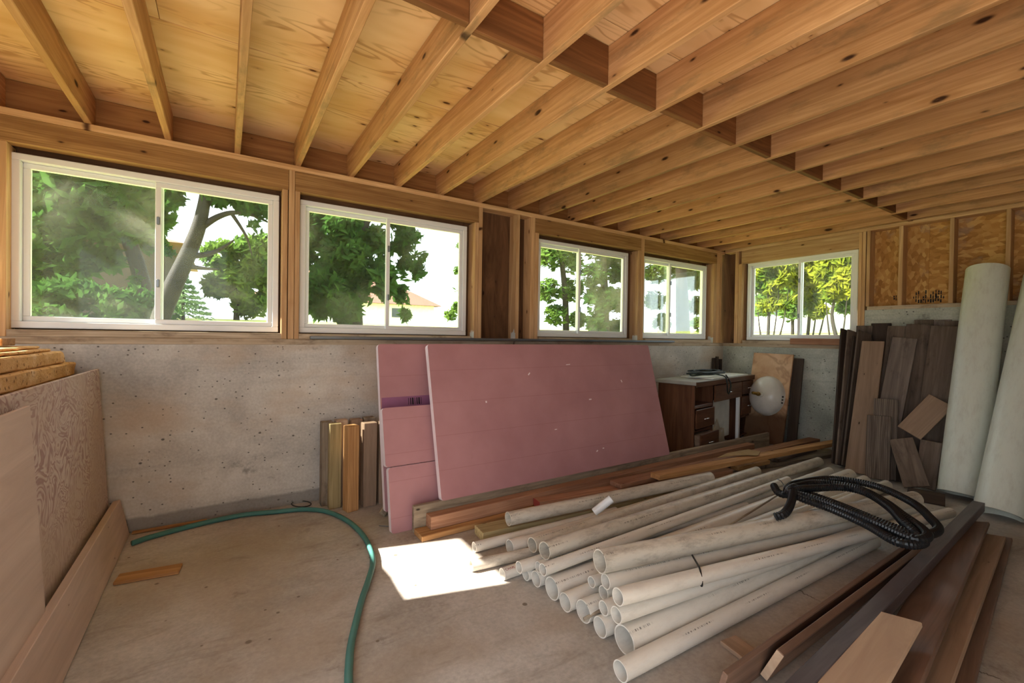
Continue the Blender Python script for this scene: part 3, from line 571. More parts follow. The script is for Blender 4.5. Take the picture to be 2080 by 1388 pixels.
for cx, cy, w_, h_, a in ((.1, .38, .05, .012, .2), (-.35, .30, .02, .02, 1), (.3, .05, .03, .02, 0), (-.15, -.18, .025, .012, 0), (.28, -.42, .02, .02, .5), (.36, -.40, .02, .015, 0), (-.8, .1, .012, .03, 0), (.75, .2, .01, .05, .2)):
    o = board('nick', V((cx-w_/2, cy, .0255)), V((cx+w_/2, cy+a*.02, .0255)), h_*.5, .0012, (0, 0, 1), M['foamedge'], None, 0); o.parent = fr
foam_sheet('foam_sheet', (.955, 2.945, .0), (1, .01, 0), 2.44, (0, .09, .43), .437, .05, 'lowest narrow pink foam strip on the floor behind the big sheet', group='pink foam sheets')
foam_sheet('foam_sheet', (.940, 3.045, .432), (1, .0, 0), 2.44, (0, .11, .42), .412, .05, 'middle narrow pink foam strip stacked on the lowest strip', group='pink foam sheets')
bk = foam_sheet('foam_sheet', (.966, 3.125, .085), (1, 0, 0), 2.44, (0, .24, 1.21), 1.222, .05, 'rearmost pink foam sheet with a purple band and dark print', group='pink foam sheets')
o = board('purple_band', V((-1.21, .165, .0258)), V((-.62, .165, .0258)), .08, .0012, (0, 0, 1), M['purple'], None, 0); o.parent = bk
for k in range(7): o = board('print_bar', V((-1.005+.017*k, .140, .0270)), V((-1.005+.017*k, .192, .0270)), .004+.004*(k % 3), .0008, (0, 0, 1), M['ink'], None, 0); o.parent = bk
o = bx('timber_block', 1.6, 1.9, 3.13, 3.20, 0, .078, M['dark2']); tag(o, 'short dark block under the rear foam sheet', 'block')
# -------- short posts standing beside the foam
def post(x, y, w_, d_, h, rot, mat, label):
    c = V((x, y, 0)); m = Matrix.Translation(c+V((0, 0, h/2)))@Matrix.Rotation(rot, 4, 'Z')@Matrix.Rotation(-math.pi/2, 4, 'Y')
    return tag(link('timber_post', box_mesh(h, d_, w_, M[mat], .004), M[mat], None, m), label, 'post', 'short posts beside the foam')
G = .66
post(.722, 3.640, .089, .06, G, .03, 'green', 'leftmost front post of the short timber row, sunlit top')
post(.818, 3.520, .089, .085, G-.005, .25, 'tan', 'nearest short timber post, orange, standing a little forward')
post(.962, 3.560, .105, .085, G, .06, 'mid', 'brown short timber post with a knot, third in the front row')
post(1.085, 3.575, .09, .085, G, .0, 'mid', 'short timber post partly hidden by the foam edge')
post(.680, 3.745, .085, .085, G, .0, 'greyw', 'grey weathered post at the back left of the short timber row'); post(.79, 3.750, .09, .085, G+.004, .0, 'light', 'pale topped post in the back row behind the leftmost post')
post(.905, 3.745, .09, .085, G, .0, 'mid', 'back row post behind the nearest orange post'); post(1.01, 3.75, .09, .085, G+.006, .0, 'greyw', 'back row post nearest the foam, grey')
post(1.25, 3.48, .09, .24, G+.02, 0, 'mid', 'broad timber post propping the pink foam from behind')
# -------- left: orange slabs, swirled panel, plywood sheet, plank
def rough_slab(name, x0, x1, y0, y1, z0, z1, rot, label, seed):
    bm = bmesh.new(); bmesh.ops.create_cube(bm, size=1); bmesh.ops.scale(bm, vec=(x1-x0, y1-y0, z1-z0), verts=bm.verts)
    bmesh.ops.bevel(bm, geom=bm.edges[:], offset=.008, segments=1, affect='EDGES'); bmesh.ops.subdivide_edges(bm, edges=[e for e in bm.edges if e.calc_length() > .05], cuts=14, use_grid_fill=True)
    for v in bm.verts: v.co += V((noise.noise(v.co*14+V((seed, 0, 0))), noise.noise(v.co*14+V((0, seed, 0))), .35*noise.noise(v.co*9+V((0, 0, seed)))))*.011
    me = bpy.data.meshes.new(name); bm.to_mesh(me); bm.free()
    return tag(link(name, me, M['chip'], None, Matrix.Translation(((x0+x1)/2, (y0+y1)/2, (z0+z1)/2))@Matrix.Rotation(rot, 4, 'Z')), label, 'foam slab', 'orange slabs at the left wall')
rough_slab('foam_slab', XL+.06, -.775, 2.0, 3.80, .99, 1.072, 0, 'lowest orange foam slab on the ledge, behind the swirled panel', 1)
rough_slab('foam_slab', XL+.06, -.79, 2.0, 3.82, 1.076, 1.155, 0, 'pitted darker orange slab with the broken far corner', 2)
rough_slab('foam_slab', XL+.06, -.805, 1.9, 3.66, 1.158, 1.228, 0, 'thick orange slab lying over the pitted one', 3)
rough_slab('foam_slab', XL+.06, -.835, 1.9, 3.58, 1.230, 1.246, 0, 'thin sunlit slab second from the top of the orange stack', 4)
rough_slab('foam_slab', XL+.06, -.87, 1.9, 3.52, 1.248, 1.262, 0, 'topmost thin slab of the orange stack, bright with sun', 5)
tag(bx('timber_block', XL+.1, -.94, 3.25, 3.42, 1.268, 1.306, M['tan']), 'short wood block lying on the topmost orange slab', 'block')
tag(board('particle_panel', (-.655, 1.3, .56), (-.655, 3.80, .56), 1.10, .018, (1, 0, .055), M['swirl']), 'large swirl-grained panel leaning against the orange slabs', 'panel')
tag(board('plywood_sheet', (-.612, 1.25, .545), (-.612, 2.455, .545), 1.03, .012, (1, 0, .055), M['plysheet']), 'pale plywood sheet leaning on the swirled panel', 'plywood')
tag(board('plank', (-.545, 1.2, .124), (-.568, 3.82, .124), .245, .04, (1, 0, .2), M['plankpink']), 'pale pinkish plank on edge at the foot of the swirled panel', 'plank')
a, b = pZ(236, 1178, .01), pZ(367, 1155, .01); tag(board('wood_scrap', a, b, .10, .018, (0, 0, 1), M['tan']), 'small orange wood scrap lying on the floor by the plank', 'scrap')
a, b = pZ(268, 1083, .01), pZ(420, 1057, .01); tag(board('wood_strip', a, b, .03, .014, (0, 0, 1), M['tan']), 'thin wood strip lying along the foot of the concrete wall', 'strip')
# -------- hose, loop of wire, chips
hp = [(268, 1104), (285, 1098), (310, 1090), (400, 1066), (490, 1047), (560, 1040), (620, 1035), (665, 1040), (705, 1058), (735, 1085), (752, 1115), (757, 1145), (748, 1180), (736, 1215), (724, 1260), (713, 1310), (709, 1350), (708, 1395), (712, 1450)]
tag(tube('garden_hose', catmull([pZ(x, y, .018) for x, y in hp], 8), .0165, M['hose'], None, 10), 'green garden hose curving over the concrete floor', 'hose')
wl_ = [pZ(612+20*math.cos(t*.314), 1024+6*math.sin(t*.314), .005+.012*abs(math.sin(t*.15))) for t in range(21)]
tag(tube('wire_loop', wl_, .0035, M['blackcord'], None, 6), 'loop of thin black wire on the floor by the posts', 'wire')
a, b = pZ(776, 1045, .02), pZ(790, 1022, .07); tag(board('wood_scrap', a, b, .05, .02, (0, -1, .3), M['greyw']), 'little grey wedge of wood between posts and foam', 'scrap')
a, b = pZ(770, 1068, .004), pZ(792, 1070, .004); tag(tube('nail', [a, b], .003, M['metal'], None, 6), 'rusty nail lying left of the lowest foam strip', 'nail')
# -------- long lumber in front of the foam
def lum(name, na, za, fb, zb_, w_, th, flat, mat, label, grp='boards lying in front of the foam'):
    A, B = pZ(*na, za), pZ(*fb, zb_); A, B = (A, B) if flat else (A+V((0, 0, w_/2+.002)), B+V((0, 0, w_/2+.002))); ax = (B-A).normalized(); up = V((0, 0, 1)); n = up if flat else up.cross(ax)
    return tag(board(name, A, B, w_, th, n, M[mat]), label, 'board', grp)
LA, LB = V((1.085, 2.892, 0)), V((5.82, 2.955, 0)); ld = (LB-LA).normalized(); lp = V((ld.y, -ld.x, 0))      # lp points to the camera
def lay(a, b, off, z, w_, th, nrm, mat, label): return tag(board('board', LA+ld*a+lp*off+V((0, 0, z)), LA+ld*b+lp*off+V((0, 0, z)), w_, th, nrm, M[mat]), label, 'board', 'boards lying in front of the foam')
lay(0, 4.73, 0, .094, .186, .036, lp, 'greyw', 'long grey board standing on edge nearest the foam')
lay(.0, 3.9, .092, .020, .142, .038, (0, 0, 1), 'tan', 'tan board flat on the floor with a sunlit end')
lay(.085, 4.2, .066, .084, .088, .088, (0, 0, 1), 'pinkw', 'pink-topped timber lying on the flat tan board')
lum('board', (972, 1084), .031, (1420, 990), .031, .14, .06, True, 'green', 'greenish treated timber under the topmost dirty pipe')
rb = lum('board', (1090, 1023), .075, (1480, 957), .075, .10, .055, True, 'pinkw', 'reddish board with a red painted end')
_l = (pZ(1480, 957, .075)-pZ(1090, 1023, .075)).length; o = board('painted_end', V((-.001, 0, 0)), V((.001, 0, 0)), .098, .053, (0, 0, 1), M['red'], None, 0); o.parent = rb; o.matrix_basis = Matrix.Translation((-_l/2-.001, 0, 0))
lum('board', (1250, 985), .130, (1656, 893), .110, .13, .038, True, 'pinkw', 'brown board ending beside the leaning countertop')
lum('board', (1330, 968), .178, (1699, 899), .155, .10, .045, True, 'tan', 'long tan stud with torn cardboard on it')
lum('board', (1470, 955), .022, (1698, 919), .022, .18, .04, True, 'greyw', 'wide grey plank ending at the leaning dark planks')
lum('board', (1492, 951), .066, (1556, 937), .066, .09, .04, True, 'tan', 'short tan offcut behind the pipe ends')
lum('board', (1570, 934), .066, (1650, 912), .066, .10, .04, True, 'dark', 'dark short board under the tan stud')
lum('board', (1665, 884), .02, (1708, 901), .02, .09, .03, True, 'dark', 'dark stub lying by the end wall')
cp = [pZ(x, y, z) for x, y, z in ((1457, 931, .203), (1475, 922, .213), (1500, 917, .218), (1520, 914, .208), (1545, 918, .200), (1540, 926, .200), (1515, 925, .203), (1490, 926, .208))]
bm = bmesh.new(); vv = [bm.verts.new(p) for p in cp]; bm.faces.new(vv); ret = bmesh.ops.extrude_face_region(bm, geom=bm.faces[:]); bmesh.ops.translate(bm, vec=(0, 0, .005), verts=[g for g in ret['geom'] if isinstance(g, bmesh.types.BMVert)])
me = bpy.data.meshes.new('cardboard_scrap'); bm.to_mesh(me); bm.free(); tag(link('cardboard_scrap', me, M['card']), 'torn piece of cardboard lying on the tan stud', 'cardboard')
# -------- PVC pipes
PIPES = [('26', (1260, 1364), 0.04, (1775, 1100), 0.04, 0.041, 0, 'pvc', 'long thin white pipe nearest the camera, at the front right'),
 ('25', (1268, 1300.7), 0.06, (1717, 1093), 0.06, 0.06, 0, 'pvc', 'widest white pipe, on the floor behind the nearest one'),
 ('24', (1218.5, 1274.5), 0.045, (1797, 1038), 0.045, 0.045, 0, 'pvc', 'floor pipe left of the widest pipe, under the small ones'),
 ('16', (1184.7, 1242.5), 0.052, (1801, 986), 0.052, 0.053, 1, 'pvc', 'wide belled white pipe with a wooden stick in its mouth'),
 ('15', (1148, 1224), 0.045, (1757, 976), 0.045, 0.045, 0, 'pvc', 'white floor pipe left of the pipe holding the stick'),
 ('14', (1121, 1196), 0.057, (1726, 965), 0.057, 0.057, 0, 'pvc', 'big white pipe end on the floor below the two small pipes'),
 ('12', (1088.6, 1176.6), 0.042, (1685, 958), 0.043, 0.042, 0, 'pvc', 'white pipe end at the left of the floor row, above the concrete'),
 ('13', (1068, 1168), 0.032, (1504, 1003), 0.039, 0.032, 0, 'pvc', 'short seen pipe end between the red-lettered pipe and the floor row'),
 ('8', (1020, 1167), 0.033, (1174, 1116), 0.033, 0.033, 0, 'pvc', 'pipe with red lettering, its end in the patch of sun'),
 ('9b', (957, 1150), 0.032, (1251, 1085), 0.032, 0.032, 0, 'pvcdirty', 'leftmost pipe, whose end lies in the patch of sun'),
 ('9a', (963, 1112), 0.032, (1251, 1039), 0.032, 0.032, 0, 'pvc', 'thin pipe running under the greenish timber'),
 ('3', (1035.6, 1112), 0.046, (1419, 995), 0.048, 0.046, 1, 'pvc', 'pipe with a flared bell end, left of the upper row'),
 ('6', (1054, 1153), 0.032, (1298, 1075), 0.101, 0.087, 0, 'pvc', 'small pipe end resting just above the red-lettered pipe'),
 ('11', (1093, 1152), 0.029, (1515, 1027), 0.12, 0.065, 0, 'pvc', 'small pipe half hidden behind another small pipe end'),
 ('10', (1102.6, 1158), 0.031, (1600, 975), 0.161, 0.117, 0, 'pvc', 'small white pipe below the two upper row pipes'),
 ('4', (1081, 1107.5), 0.044, (1537, 957), 0.11, 0.078, 0, 'pvcdirty', 'upper pipe between the bell end and the longest dirty pipe'),
 ('5', (1106, 1119), 0.047, (1663, 938), 0.193, 0.064, 0, 'pvcdirty', 'long dirty upper pipe reaching almost to the leaning planks'),
 ('1', (1032, 1054.5), 0.046, (1443, 970), 0.13, 0.13, 0, 'pvcdirty', 'stained pipe lying on the greenish timber, farthest left and high'),
 ('22', (1225.8, 1236), 0.033, (1698, 1065), 0.122, 0.118, 0, 'pvc', 'small pipe end above the floor pipe and beside the stick'),
 ('23', (1251.7, 1250), 0.035, (1750, 1080), 0.172, 0.125, 0, 'pvc', 'small pipe resting on top of the widest pipe'),
 ('20', (1225.8, 1204.7), 0.033, (1764, 1021), 0.136, 0.057, 0, 'pvc', 'small pipe end in the middle of the tied bundle'),
 ('18', (1201.4, 1183), 0.028, (1781, 986), 0.121, 0.028, 0, 'pvc', 'smallest pipe end at the left under the big upper pipe'),
 ('21', (1255, 1213), 0.036, (1930, 1042), 0.269, 0.081, 0, 'pvc', 'lower of the two pipes tied with a black cord'),
 ('19', (1230, 1182), 0.035, (1870, 1030), 0.214, 0.122, 0, 'pvc', 'upper of the two pipes tied with a black cord'),
 ('17', (1218, 1141), 0.054, (1858, 1014), 0.301, 0.216, 0, 'pvcdirty', 'big pipe on top of the pile, under the black hose')]
PO = {}
for n, a, r, b, z0, z1, bell, mt, lab in PIPES:
    A, B = pZ(*a, z0), pZ(*b, z1); PO[n] = (pipe('pvc_pipe', A, B, r/(1.16 if bell else 1), M[mt], lab, None, None, bell, 'white pipes piled on the floor'), A, B, r)
text_on_pipe('CHARLOTTE', .020, PO['8'][0], .033, .012, math.radians(118), M['redink'])
A = pZ(1207, 1041, .16); B = pZ(1242, 1013.5, .255); tag(pipe('pipe_offcut', A, B, .027, M['white'], None, None, .004), 'short bright white pipe offcut standing tilted between the pipes', 'pipe')
A = pZ(1186, 1258, .05); B = pZ(1235, 1233, .075); tag(tube('wooden_stick', [A, A+(B-A)*3], .0075, M['greyw'], None, 8), 'thin stick poking out of the belled pipe', 'stick')
A = pZ(1465, 1078, .20); B = pZ(1590, 1000, .16); tag(tube('thin_rod', [A, B], .006, M['greyw'], None, 6), 'thin pale rod lying across the pipes, left of the hose', 'rod')
def pt_on(n, px):       # point on a pipe's axis that projects to px
    _, A, B, r = PO[n]; lo, hi = 0., 1.
    for _i in range(40):
        m = (lo+hi)/2; P_ = A+(B-A)*m-CP; x = 1040+F*P_.dot(CR)/P_.dot(_w)
        lo, hi = (m, hi) if x < px else (lo, m)
    return A+(B-A)*lo, (B-A).normalized()
c1, ax = pt_on('19', 1405); c2, _ = pt_on('21', 1422); rr = .0415; up_ = (c1-c2).normalized(); sd_ = ax.cross(up_).normalized(); loop = []
for k in range(13): t = math.pi*k/12; loop.append(c1+up_*rr*math.sin(t)+sd_*rr*math.cos(t))
for k in range(13): t = math.pi+math.pi*k/12; loop.append(c2+up_*rr*math.sin(t)+sd_*rr*math.cos(t))
loop.append(loop[0]); tag(tube('tie_cord', loop, .0045, M['blackcord'], None, 6, cap=False), 'black cord tied round two of the pipes', 'cord')
# -------- black corrugated hose coil
def cz(pts, z): return [pZ(1480+x/2.845, 900+y/2.845, z+dz) for x, y, dz in pts]
T = (345, 262, .02)
path = cz([(262, 248, .0), (285, 285, 0), (330, 300, .0), T, (400, 232, .02), (600, 208, .02), (850, 250, .03), (1060, 345, .02), (1170, 440, .01), (1212, 500, 0), (1150, 530, 0), (1060, 520, 0), (930, 480, .0), (760, 410, .01), (560, 330, .01), (420, 285, .02), (345, 275, .03),
           (380, 255, .04), (520, 232, .04), (740, 262, .05), (900, 340, .04), (1010, 420, .03), (1110, 490, .02), (1150, 540, .02), (1090, 560, .02), (980, 520, .02), (850, 460, .03), (640, 372, .03), (450, 310, .04), (350, 285, .05),
           (400, 268, .06), (500, 262, .05), (660, 258, .05), (800, 292, .05), (930, 375, .04), (1010, 460, .03), (1080, 520, .01), (1130, 572, .0), (1050, 588, .0), (950, 562, .0), (800, 475, .0), (600, 385, .01), (430, 325, .03), (365, 290, .05), (368, 262, .06), (370, 300, .05), (355, 360, .03), (320, 410, .02), (262, 430, .0)], .325)
cpath = resample(catmull(path, 10), .0075)
tag(tube('corrugated_hose', cpath, lambda t, i: .0245 if i % 2 else .0205, M['black'], None, 12, False), 'coil of black corrugated hose lying on the pipes', 'hose')
tw = pZ(1480+350/2.845, 900+268/2.845, .36); tag(tube('wire_tie', [tw+V((.05*math.cos(k*.7), .012*k-.05, .045*math.sin(k*.7))) for k in range(12)], .003, M['metal'], None, 6), 'twisted wire tie binding the black hose coil', 'wire')
# -------- stained trim and beam at the lower right
def lr(name, na, za, fb, zb_, w_, th, nrm, mat, label): return tag(board(name, pZ(*na, za), pZ(*fb, zb_), w_, th, nrm, M[mat]), label, 'board', 'stained boards at the right')
lr('trim_board', (1462, 1402), .075, (1846, 1120), .075, .15, .022, (-.1, 1, .25), 'brown', 'stained trim board on edge, farthest left of the right-hand boards')
b2 = lr('trim_board', (1568, 1352), .085, (1866, 1124), .085, .15, .03, (-.1, 1, .45), 'brown', 'brown board with a pale end leaning beside the dark beam')
_l = (pZ(1866, 1124, .085)-pZ(1568, 1352, .085)).length; o = board('pale_end', V((-_l/2-.002, 0, 0)), V((-_l/2, 0, 0)), .146, .028, (0, 0, 1), M['light'], None, 0); o.parent = b2; o.matrix_basis = Matrix.Translation((-_l/2-.001, 0, 0))@Matrix.Diagonal((1, 1, 1, 1))
bm_ = lr('beam', (1572, 1460), .14, (1988, 1028), .14, .064, .064, (0, 0, 1), 'beam', 'long dark square beam running to the large white pipes')
lr('trim_board', (1800, 1400), .10, (1975, 1062), .10, .17, .022, (.0, .25, 1), 'brown', 'reddish-brown board tilted right of the dark beam')
lr('trim_board', (1870, 1400), .06, (2010, 1090), .06, .15, .022, (.0, .2, 1), 'mid', 'brown board with nail holes, second from the right edge')
lr('trim_board', (1930, 1395), .03, (2030, 1092), .03, .12, .022, (.0, .1, 1), 'brown', 'lowest brown board at the far right of the boards')
lr('plywood_offcut', (1700, 1440), .17, (1823, 1256), .17, .16, .02, (.0, .15, 1), 'light', 'short pale plywood offcut on the reddish-brown board')
a, b = pZ(1478, 1300, .012), pZ(1540, 1345, .012); tag(board('wood_scrap', a, b, .10, .02, (0, 0, 1), M['mid']), 'worn wood scrap on the floor between pipes and trim boards', 'scrap')
# -------- large pipes at the right
A = pZ(1950, 1012, .01); B = pX(2006, 548, XW-.19); ax = (B-A).normalized(); tag(pipe('sewer_pipe', A+V((0, 0, .03)), B, .148, M['bigpvc'], None, None, .012), 'large white pipe leaning on the studs, left of two', 'pipe', 'large white pipes')
A = pZ(2028, 1052, .01); B = pX(2128, 560, XW-.19); tag(pipe('sewer_pipe', A+V((0, 0, .03)), B, .142, M['bigpvc'], None, None, .012), 'large white pipe at the right edge of the picture', 'pipe', 'large white pipes')
# -------- dark planks leaning on the end wall
def col_at(px, x, z):           # point of plane x at height z seen in image column px
    lo, hi = 300., 1400.
    for _i in range(40):
        m = (lo+hi)/2
        if pX(px, m, x).z > z: lo = m
        else: hi = m
    return pX(px, lo, x)
def lean(bpx, xb, tp, xt, w_, th, mat, label, nrm=(-1, -.12, .3)):
    B = col_at(bpx, xb, .015); T_ = pX(*tp, xt); return tag(board('plank', B, T_, w_, th, nrm, M[mat]), label, 'plank', 'dark planks leaning on the end wall')
nE = (-.35, -1, .1)
lean(1704, 5.60, (1722, 672), 6.07, .20, .022, 'dark2', 'outermost left of the planks seen edge-on, nearly black', nE)
lean(1711, 5.60, (1735, 674), 6.07, .19, .02, 'dark', 'second plank seen edge-on from the left', nE); lean(1717, 5.60, (1746, 688), 6.06, .19, .02, 'dark2', 'third plank seen edge-on from the left', nE); lean(1724, 5.60, (1756, 675), 6.06, .19, .02, 'dark', 'fourth plank seen edge-on, beside the light brown plank', nE)
lean(1740, 5.42, (1774, 694), 5.95, .195, .025, 'mid', 'tall light brown plank with a dark stain at its foot')
lean(1782, 5.36, (1786, 845), 5.56, .19, .025, 'grain', 'short grey plank with bold wavy grain, at the front')
lean(1794, 5.44, (1800, 811), 5.66, .19, .022, 'grain', 'grained plank just behind the short wavy-grained one')
lean(1788, 5.72, (1827, 663), 6.10, .19, .022, 'dark', 'plank with a pale left edge behind the slanted dark plank')
lean(1784, 5.55, (1838, 687), 5.97, .20, .025, 'greyd', 'slanted dark plank right of the light brown plank')
lean(1838, 5.66, (1868, 659), 6.06, .205, .025, 'dark', 'broad upright dark plank in the middle of the group')
lean(1866, 5.82, (1893, 668), 6.12, .11, .02, 'dark2', 'plank seen edge-on right of the broad upright plank', nE); lean(1872, 5.82, (1901, 672), 6.12, .11, .02, 'dark', 'plank seen edge-on, second right of the broad upright plank', nE)
lean(1874, 5.62, (1919, 663), 6.02, .20, .025, 'dark', 'right-hand dark plank leaning beside the large pipe')
lean(1748, 6.12, (1756, 662), 6.205, .15, .02, 'dark', 'rear plank top showing at the left below the window'); lean(1784, 6.17, (1790, 657), 6.245, .18, .02, 'dark2', 'rear plank top above the light brown plank')
lean(1868, 6.13, (1877, 650), 6.205, .15, .02, 'dark', 'rear plank top behind the broad upright plank'); lean(1902, 6.17, (1909, 650), 6.245, .18, .02, 'greyd', 'pale grey rear plank top near the large pipe'); lean(1934, 6.12, (1937, 652), 6.205, .13, .02, 'dark', 'rear plank top partly hidden by the large pipe')
def plank2(a, b, xa, xb, w_, th, mat, label, nrm=(-1, -.2, .3)): return tag(board('plank', pX(*a, xa), pX(*b, xb), w_, th, nrm, M[mat]), label, 'plank', 'dark planks leaning on the end wall')
plank2((1846, 880), (1912, 814), 5.55, 5.72, .20, .025, 'mid', 'short plank lying diagonally across the dark planks')
plank2((1862, 990), (1830, 892), 5.25, 5.50, .18, .025, 'dark', 'plank leaning the other way below the diagonal one')
plank2((1836, 990), (1848, 868), 5.52, 5.62, .19, .022, 'dark2', 'stub of dark plank behind the crossing ones'); plank2((1878, 992), (1892, 897), 5.42, 5.55, .15, .022, 'dark', 'short dark plank beside the foot of the large pipe')
a, b = pZ(1842, 1003, .03), pZ(1920, 1018, .03); tag(board('plank', a, b, .16, .03, (-.3, -.6, 1), M['dark2']), 'dark plank lying flat at the foot of the leaning group', 'plank', 'dark planks leaning on the end wall')
# -------- bits on the sills
a, b = pY(630, 697, D-.03), pY(1368, 701, D-.03); m_ = bx('metal_channel', a.x, b.x, D-.05, D+.055, SPT+.002, SPT+.026, M['metal']); tag(m_, 'long grey metal channel lying on the window sill', 'metal strip')
a, b = pX(1606, 688, XW-.01), pX(1716, 688, XW-.01); tag(bx('board', XW-.03, XW+.05, b.y, a.y, SPT+.002, SPT+.08, M['pinkw']), 'reddish board resting on the end wall sill', 'board')
# -------- dark scraps in the corner
for k, (px, h) in enumerate(((1464, 1.09), (1472, 1.11), (1480, 1.07))):
    p = pY(px, 740, D-.10); tag(board('corner_plank', V((min(p.x, 6.0+.085*k), D-.035, 0)), V((min(p.x, 6.0+.085*k)+.01, D-.018, h)), .06, .018, (0, -1, .1), M['dark2']), ('left of three dark sticks standing in the far corner', 'tallest of three dark sticks in the far corner', 'right of three dark sticks in the far corner')[k], 'stick', 'sticks in the corner')
# -------- countertop with sink leaning on the end wall
TL, TR = pX(1532, 716, 6.21), pX(1612, 724, 6.21); wdt = (TL-TR).length
ct = empty('sink_countertop', (6.0, (TL.y+TR.y)/2, 0), 'water-stained countertop with a white sink, leaning on the end wall', 'countertop')
yc = (TL.y+TR.y)/2; P0 = V((6.02, yc+.02, .0)); P1 = V((6.215, yc, TL.z-.01)); ax = (P1-P0).normalized(); n = V((-1, 0, .16)); n = (n-ax*n.dot(ax)).normalized()
bd = board('counter_slab', P0, P1, wdt, .03, n, M['counter'], ct); sc = P0+ax*((P1-P0).length*.52)+n*.016
sd2 = n.cross(ax)
mw = along(sc, sc+n, ax); mw = mw@Matrix.Diagonal((1, .86, 1.0, 1))
R_ = .262; prof = [(.001, R_), (.006, R_+.004), (.012, R_)]+[(.012+.165*math.sin(t*math.pi/2/8), R_*math.cos(t*math.pi/2/8)+.001) for t in range(1, 9)]
bs = lathe('sink_bowl', prof, M['porc'], ct, 32, mw, True, False)
tube('drain_collar', [sc+n*.165, sc+n*.20], .036, M['porc'], ct, 16); tube('tailpiece', [sc+n*.19, sc+n*.37], .018, M['brass'], ct, 12); tube('slip_nut', [sc+n*.22, sc+n*.255], .026, M['brass'], ct, 8)
ov = [sc+n*.06+sd2*s_*R_*.83+ax*u for s_, u in ((-1, -.07), (-1, -.03), (-1, .01))]
for p in ov: q = p; tube('overflow_hole', [q, q+(n*.4+sd2*-1).normalized()*.012], .009, M['ink'], ct, 10)
tag(board('dark_board', V((6.10, yc-.30, 0)), V((6.235, yc-.31, 1.13)), .12, .02, (-1, 0, .1), M['dark2']), 'narrow dark board leaning behind the sink countertop', 'board')
# -------- vanity desk
VZ = .88
FL, FR = pZ(1414, 777, VZ), pZ(1525, 760, VZ); FR.y -= .085; FL.z = FR.z = 0; L_ = (FR-FL).length; e1 = (FR-FL).normalized(); e2 = V((-e1.y, e1.x, 0)); DP = .49
vt = empty('vanity_desk', FL, 'old brown kneehole vanity with drawers and a cluttered top', 'vanity')
def vb(name, u0, u1, v0, v1, z0, z1, mat, par=vt):
    c = FL+e1*((u0+u1)/2)+e2*((v0+v1)/2)+V((0, 0, (z0+z1)/2)); d = (u1-u0, v1-v0, z1-z0); axs = (e1, e2, V((0, 0, 1))); i = d.index(max(d)); k = min((j for j in range(3) if j != i), key=lambda j: d[j])
    return board(name, c-axs[i]*d[i]/2, c+axs[i]*d[i]/2, d[3-i-k], d[k], axs[k], M[mat], par, .004)
vb('countertop', 0, L_, 0, DP, VZ-.04, VZ, 'greypanel'); vb('top_edge', 0, L_, -.008, 0, VZ-.06, VZ, 'cabinet')
o1, o2 = .03, L_-.03; pw = .50; pl, prr = o1+pw, o2-pw*.95
for u in (o1, pl-.02, prr, o2-.02): vb('side_panel', u, u+.02, .03, DP-.02, 0, VZ-.042, 'cabinet')
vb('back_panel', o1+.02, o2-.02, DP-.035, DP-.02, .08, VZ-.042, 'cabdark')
for a, b in ((o1+.02, pl-.02), (prr+.02, o2-.02)): vb('bottom_panel', a, b, .04, DP-.04, .07, .09, 'cabinet')
for z0 in (.30, .565): vb('face_rail', o1+.02, pl-.02, .03, .05, z0, z0+.025, 'cabinet'); vb('face_rail', prr+.02, o2-.02, .03, .05, z0+.02, z0+.045, 'cabinet')
def drawer(u0, u1, z0, z1, out=0, par=vt):
    d = vb('drawer', u0, u1, .008-out, .028-out, z0, z1, 'cabinet'); um = (u0+u1)/2; zm = (z0+z1)/2
    if out: vb('drawer_box', u0+.03, u1-.03, .028-out, .30, z0+.03, z1-.02, 'mid')
    pts = [FL+e1*(um+x)+e2*(.006-out-q)+V((0, 0, zm-.01+q*.3)) for x, q in ((-.05, 0), (-.04, .02), (0, .028), (.04, .02), (.05, 0))]
    h = tube('handle', catmull(pts, 4), .0055, M['chrome'], None, 6); h.parent = d; h.matrix_parent_inverse = d.matrix_basis.inverted()
drawer(o1+.02, pl-.005, .345, .56); drawer(o1+.03, pl+.01, .09, .29, .05); drawer(pl+.01, prr-.01, .61, VZ-.07); drawer(prr+.005, o2-.005, .635, VZ-.07); drawer(prr+.005, o2-.005, .36, .605)
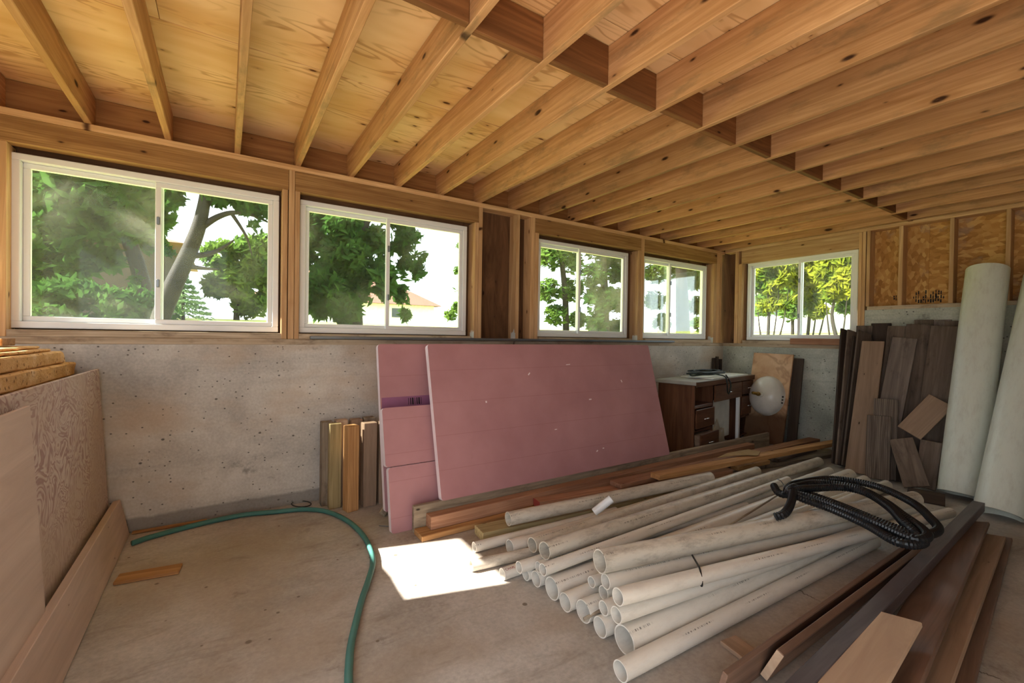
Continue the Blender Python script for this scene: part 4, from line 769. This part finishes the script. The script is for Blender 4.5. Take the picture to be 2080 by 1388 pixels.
vb('slot_floor', o1+.02, pl-.02, .03, DP-.04, .59, .605, 'cabinet'); vb('modesty_panel', pl+.01, prr-.12, .12, .132, .1, .60, 'siding')
o = vb('white_leg', prr-.075, prr-.03, .02, .06, 0, .61, 'white')
p0 = FL+e1*(L_*.55)+e2*(DP*.45)+V((0, 0, VZ+.009)); tag(board('white_board', p0-e1*.55, p0+e1*.58, .40, .016, (0, 0, 1), M['siding']), 'white board lying on top of the vanity', 'board')
rr_ = random.Random(3); cab = []
for k in range(64): t = k*.55; cab.append(FL+e1*(L_*.42+.40*math.cos(t)*(1-.003*k)+rr_.gauss(0, .02))+e2*(.24+.13*math.sin(t)+rr_.gauss(0, .015))+V((0, 0, VZ+.034+.0007*k+.012*abs(rr_.gauss(0, .6)))))
cab += [FL+e1*(L_*.40)+e2*.02+V((0, 0, VZ+.04)), FL+e1*(L_*.40)-e2*.035+V((0, 0, VZ-.03)), FL+e1*(L_*.42)-e2*.035+V((0, 0, VZ-.16)), FL+e1*(L_*.445)-e2*.035+V((0, 0, VZ-.18)), FL+e1*(L_*.465)-e2*.035+V((0, 0, VZ-.06)), FL+e1*(L_*.47)+e2*.03+V((0, 0, VZ+.04))]
tag(tube('cable_tangle', catmull(cab, 4), .009, M['cable'], None, 6), 'tangled dark cable heaped on the vanity, a loop hanging over its front', 'cable')
def rag(name, c, rx, ry, h, mat, label, seed):
    bm = bmesh.new(); bmesh.ops.create_icosphere(bm, subdivisions=4, radius=1)
    for v in bm.verts: k = 1+.45*noise.noise(v.co*2.3+V((seed, 0, 0)))+.15*noise.noise(v.co*7+V((seed, 1, 0))); v.co = V((v.co.x*rx*k, v.co.y*ry*k, max(-.0, v.co.z)*h*k))
    me = bpy.data.meshes.new(name); bm.to_mesh(me); bm.free()
    for p in me.polygons: p.use_smooth = True
    return tag(link(name, me, M[mat], None, Matrix.Translation(c)), label, 'rag')
c = FL+e1*.74+e2*.05; rag('crumpled_rag', V((c.x, c.y, .002)), .15, .045, .27, 'cloth', 'crumpled pale rag heaped under the vanity, behind the grey edge board', 2)
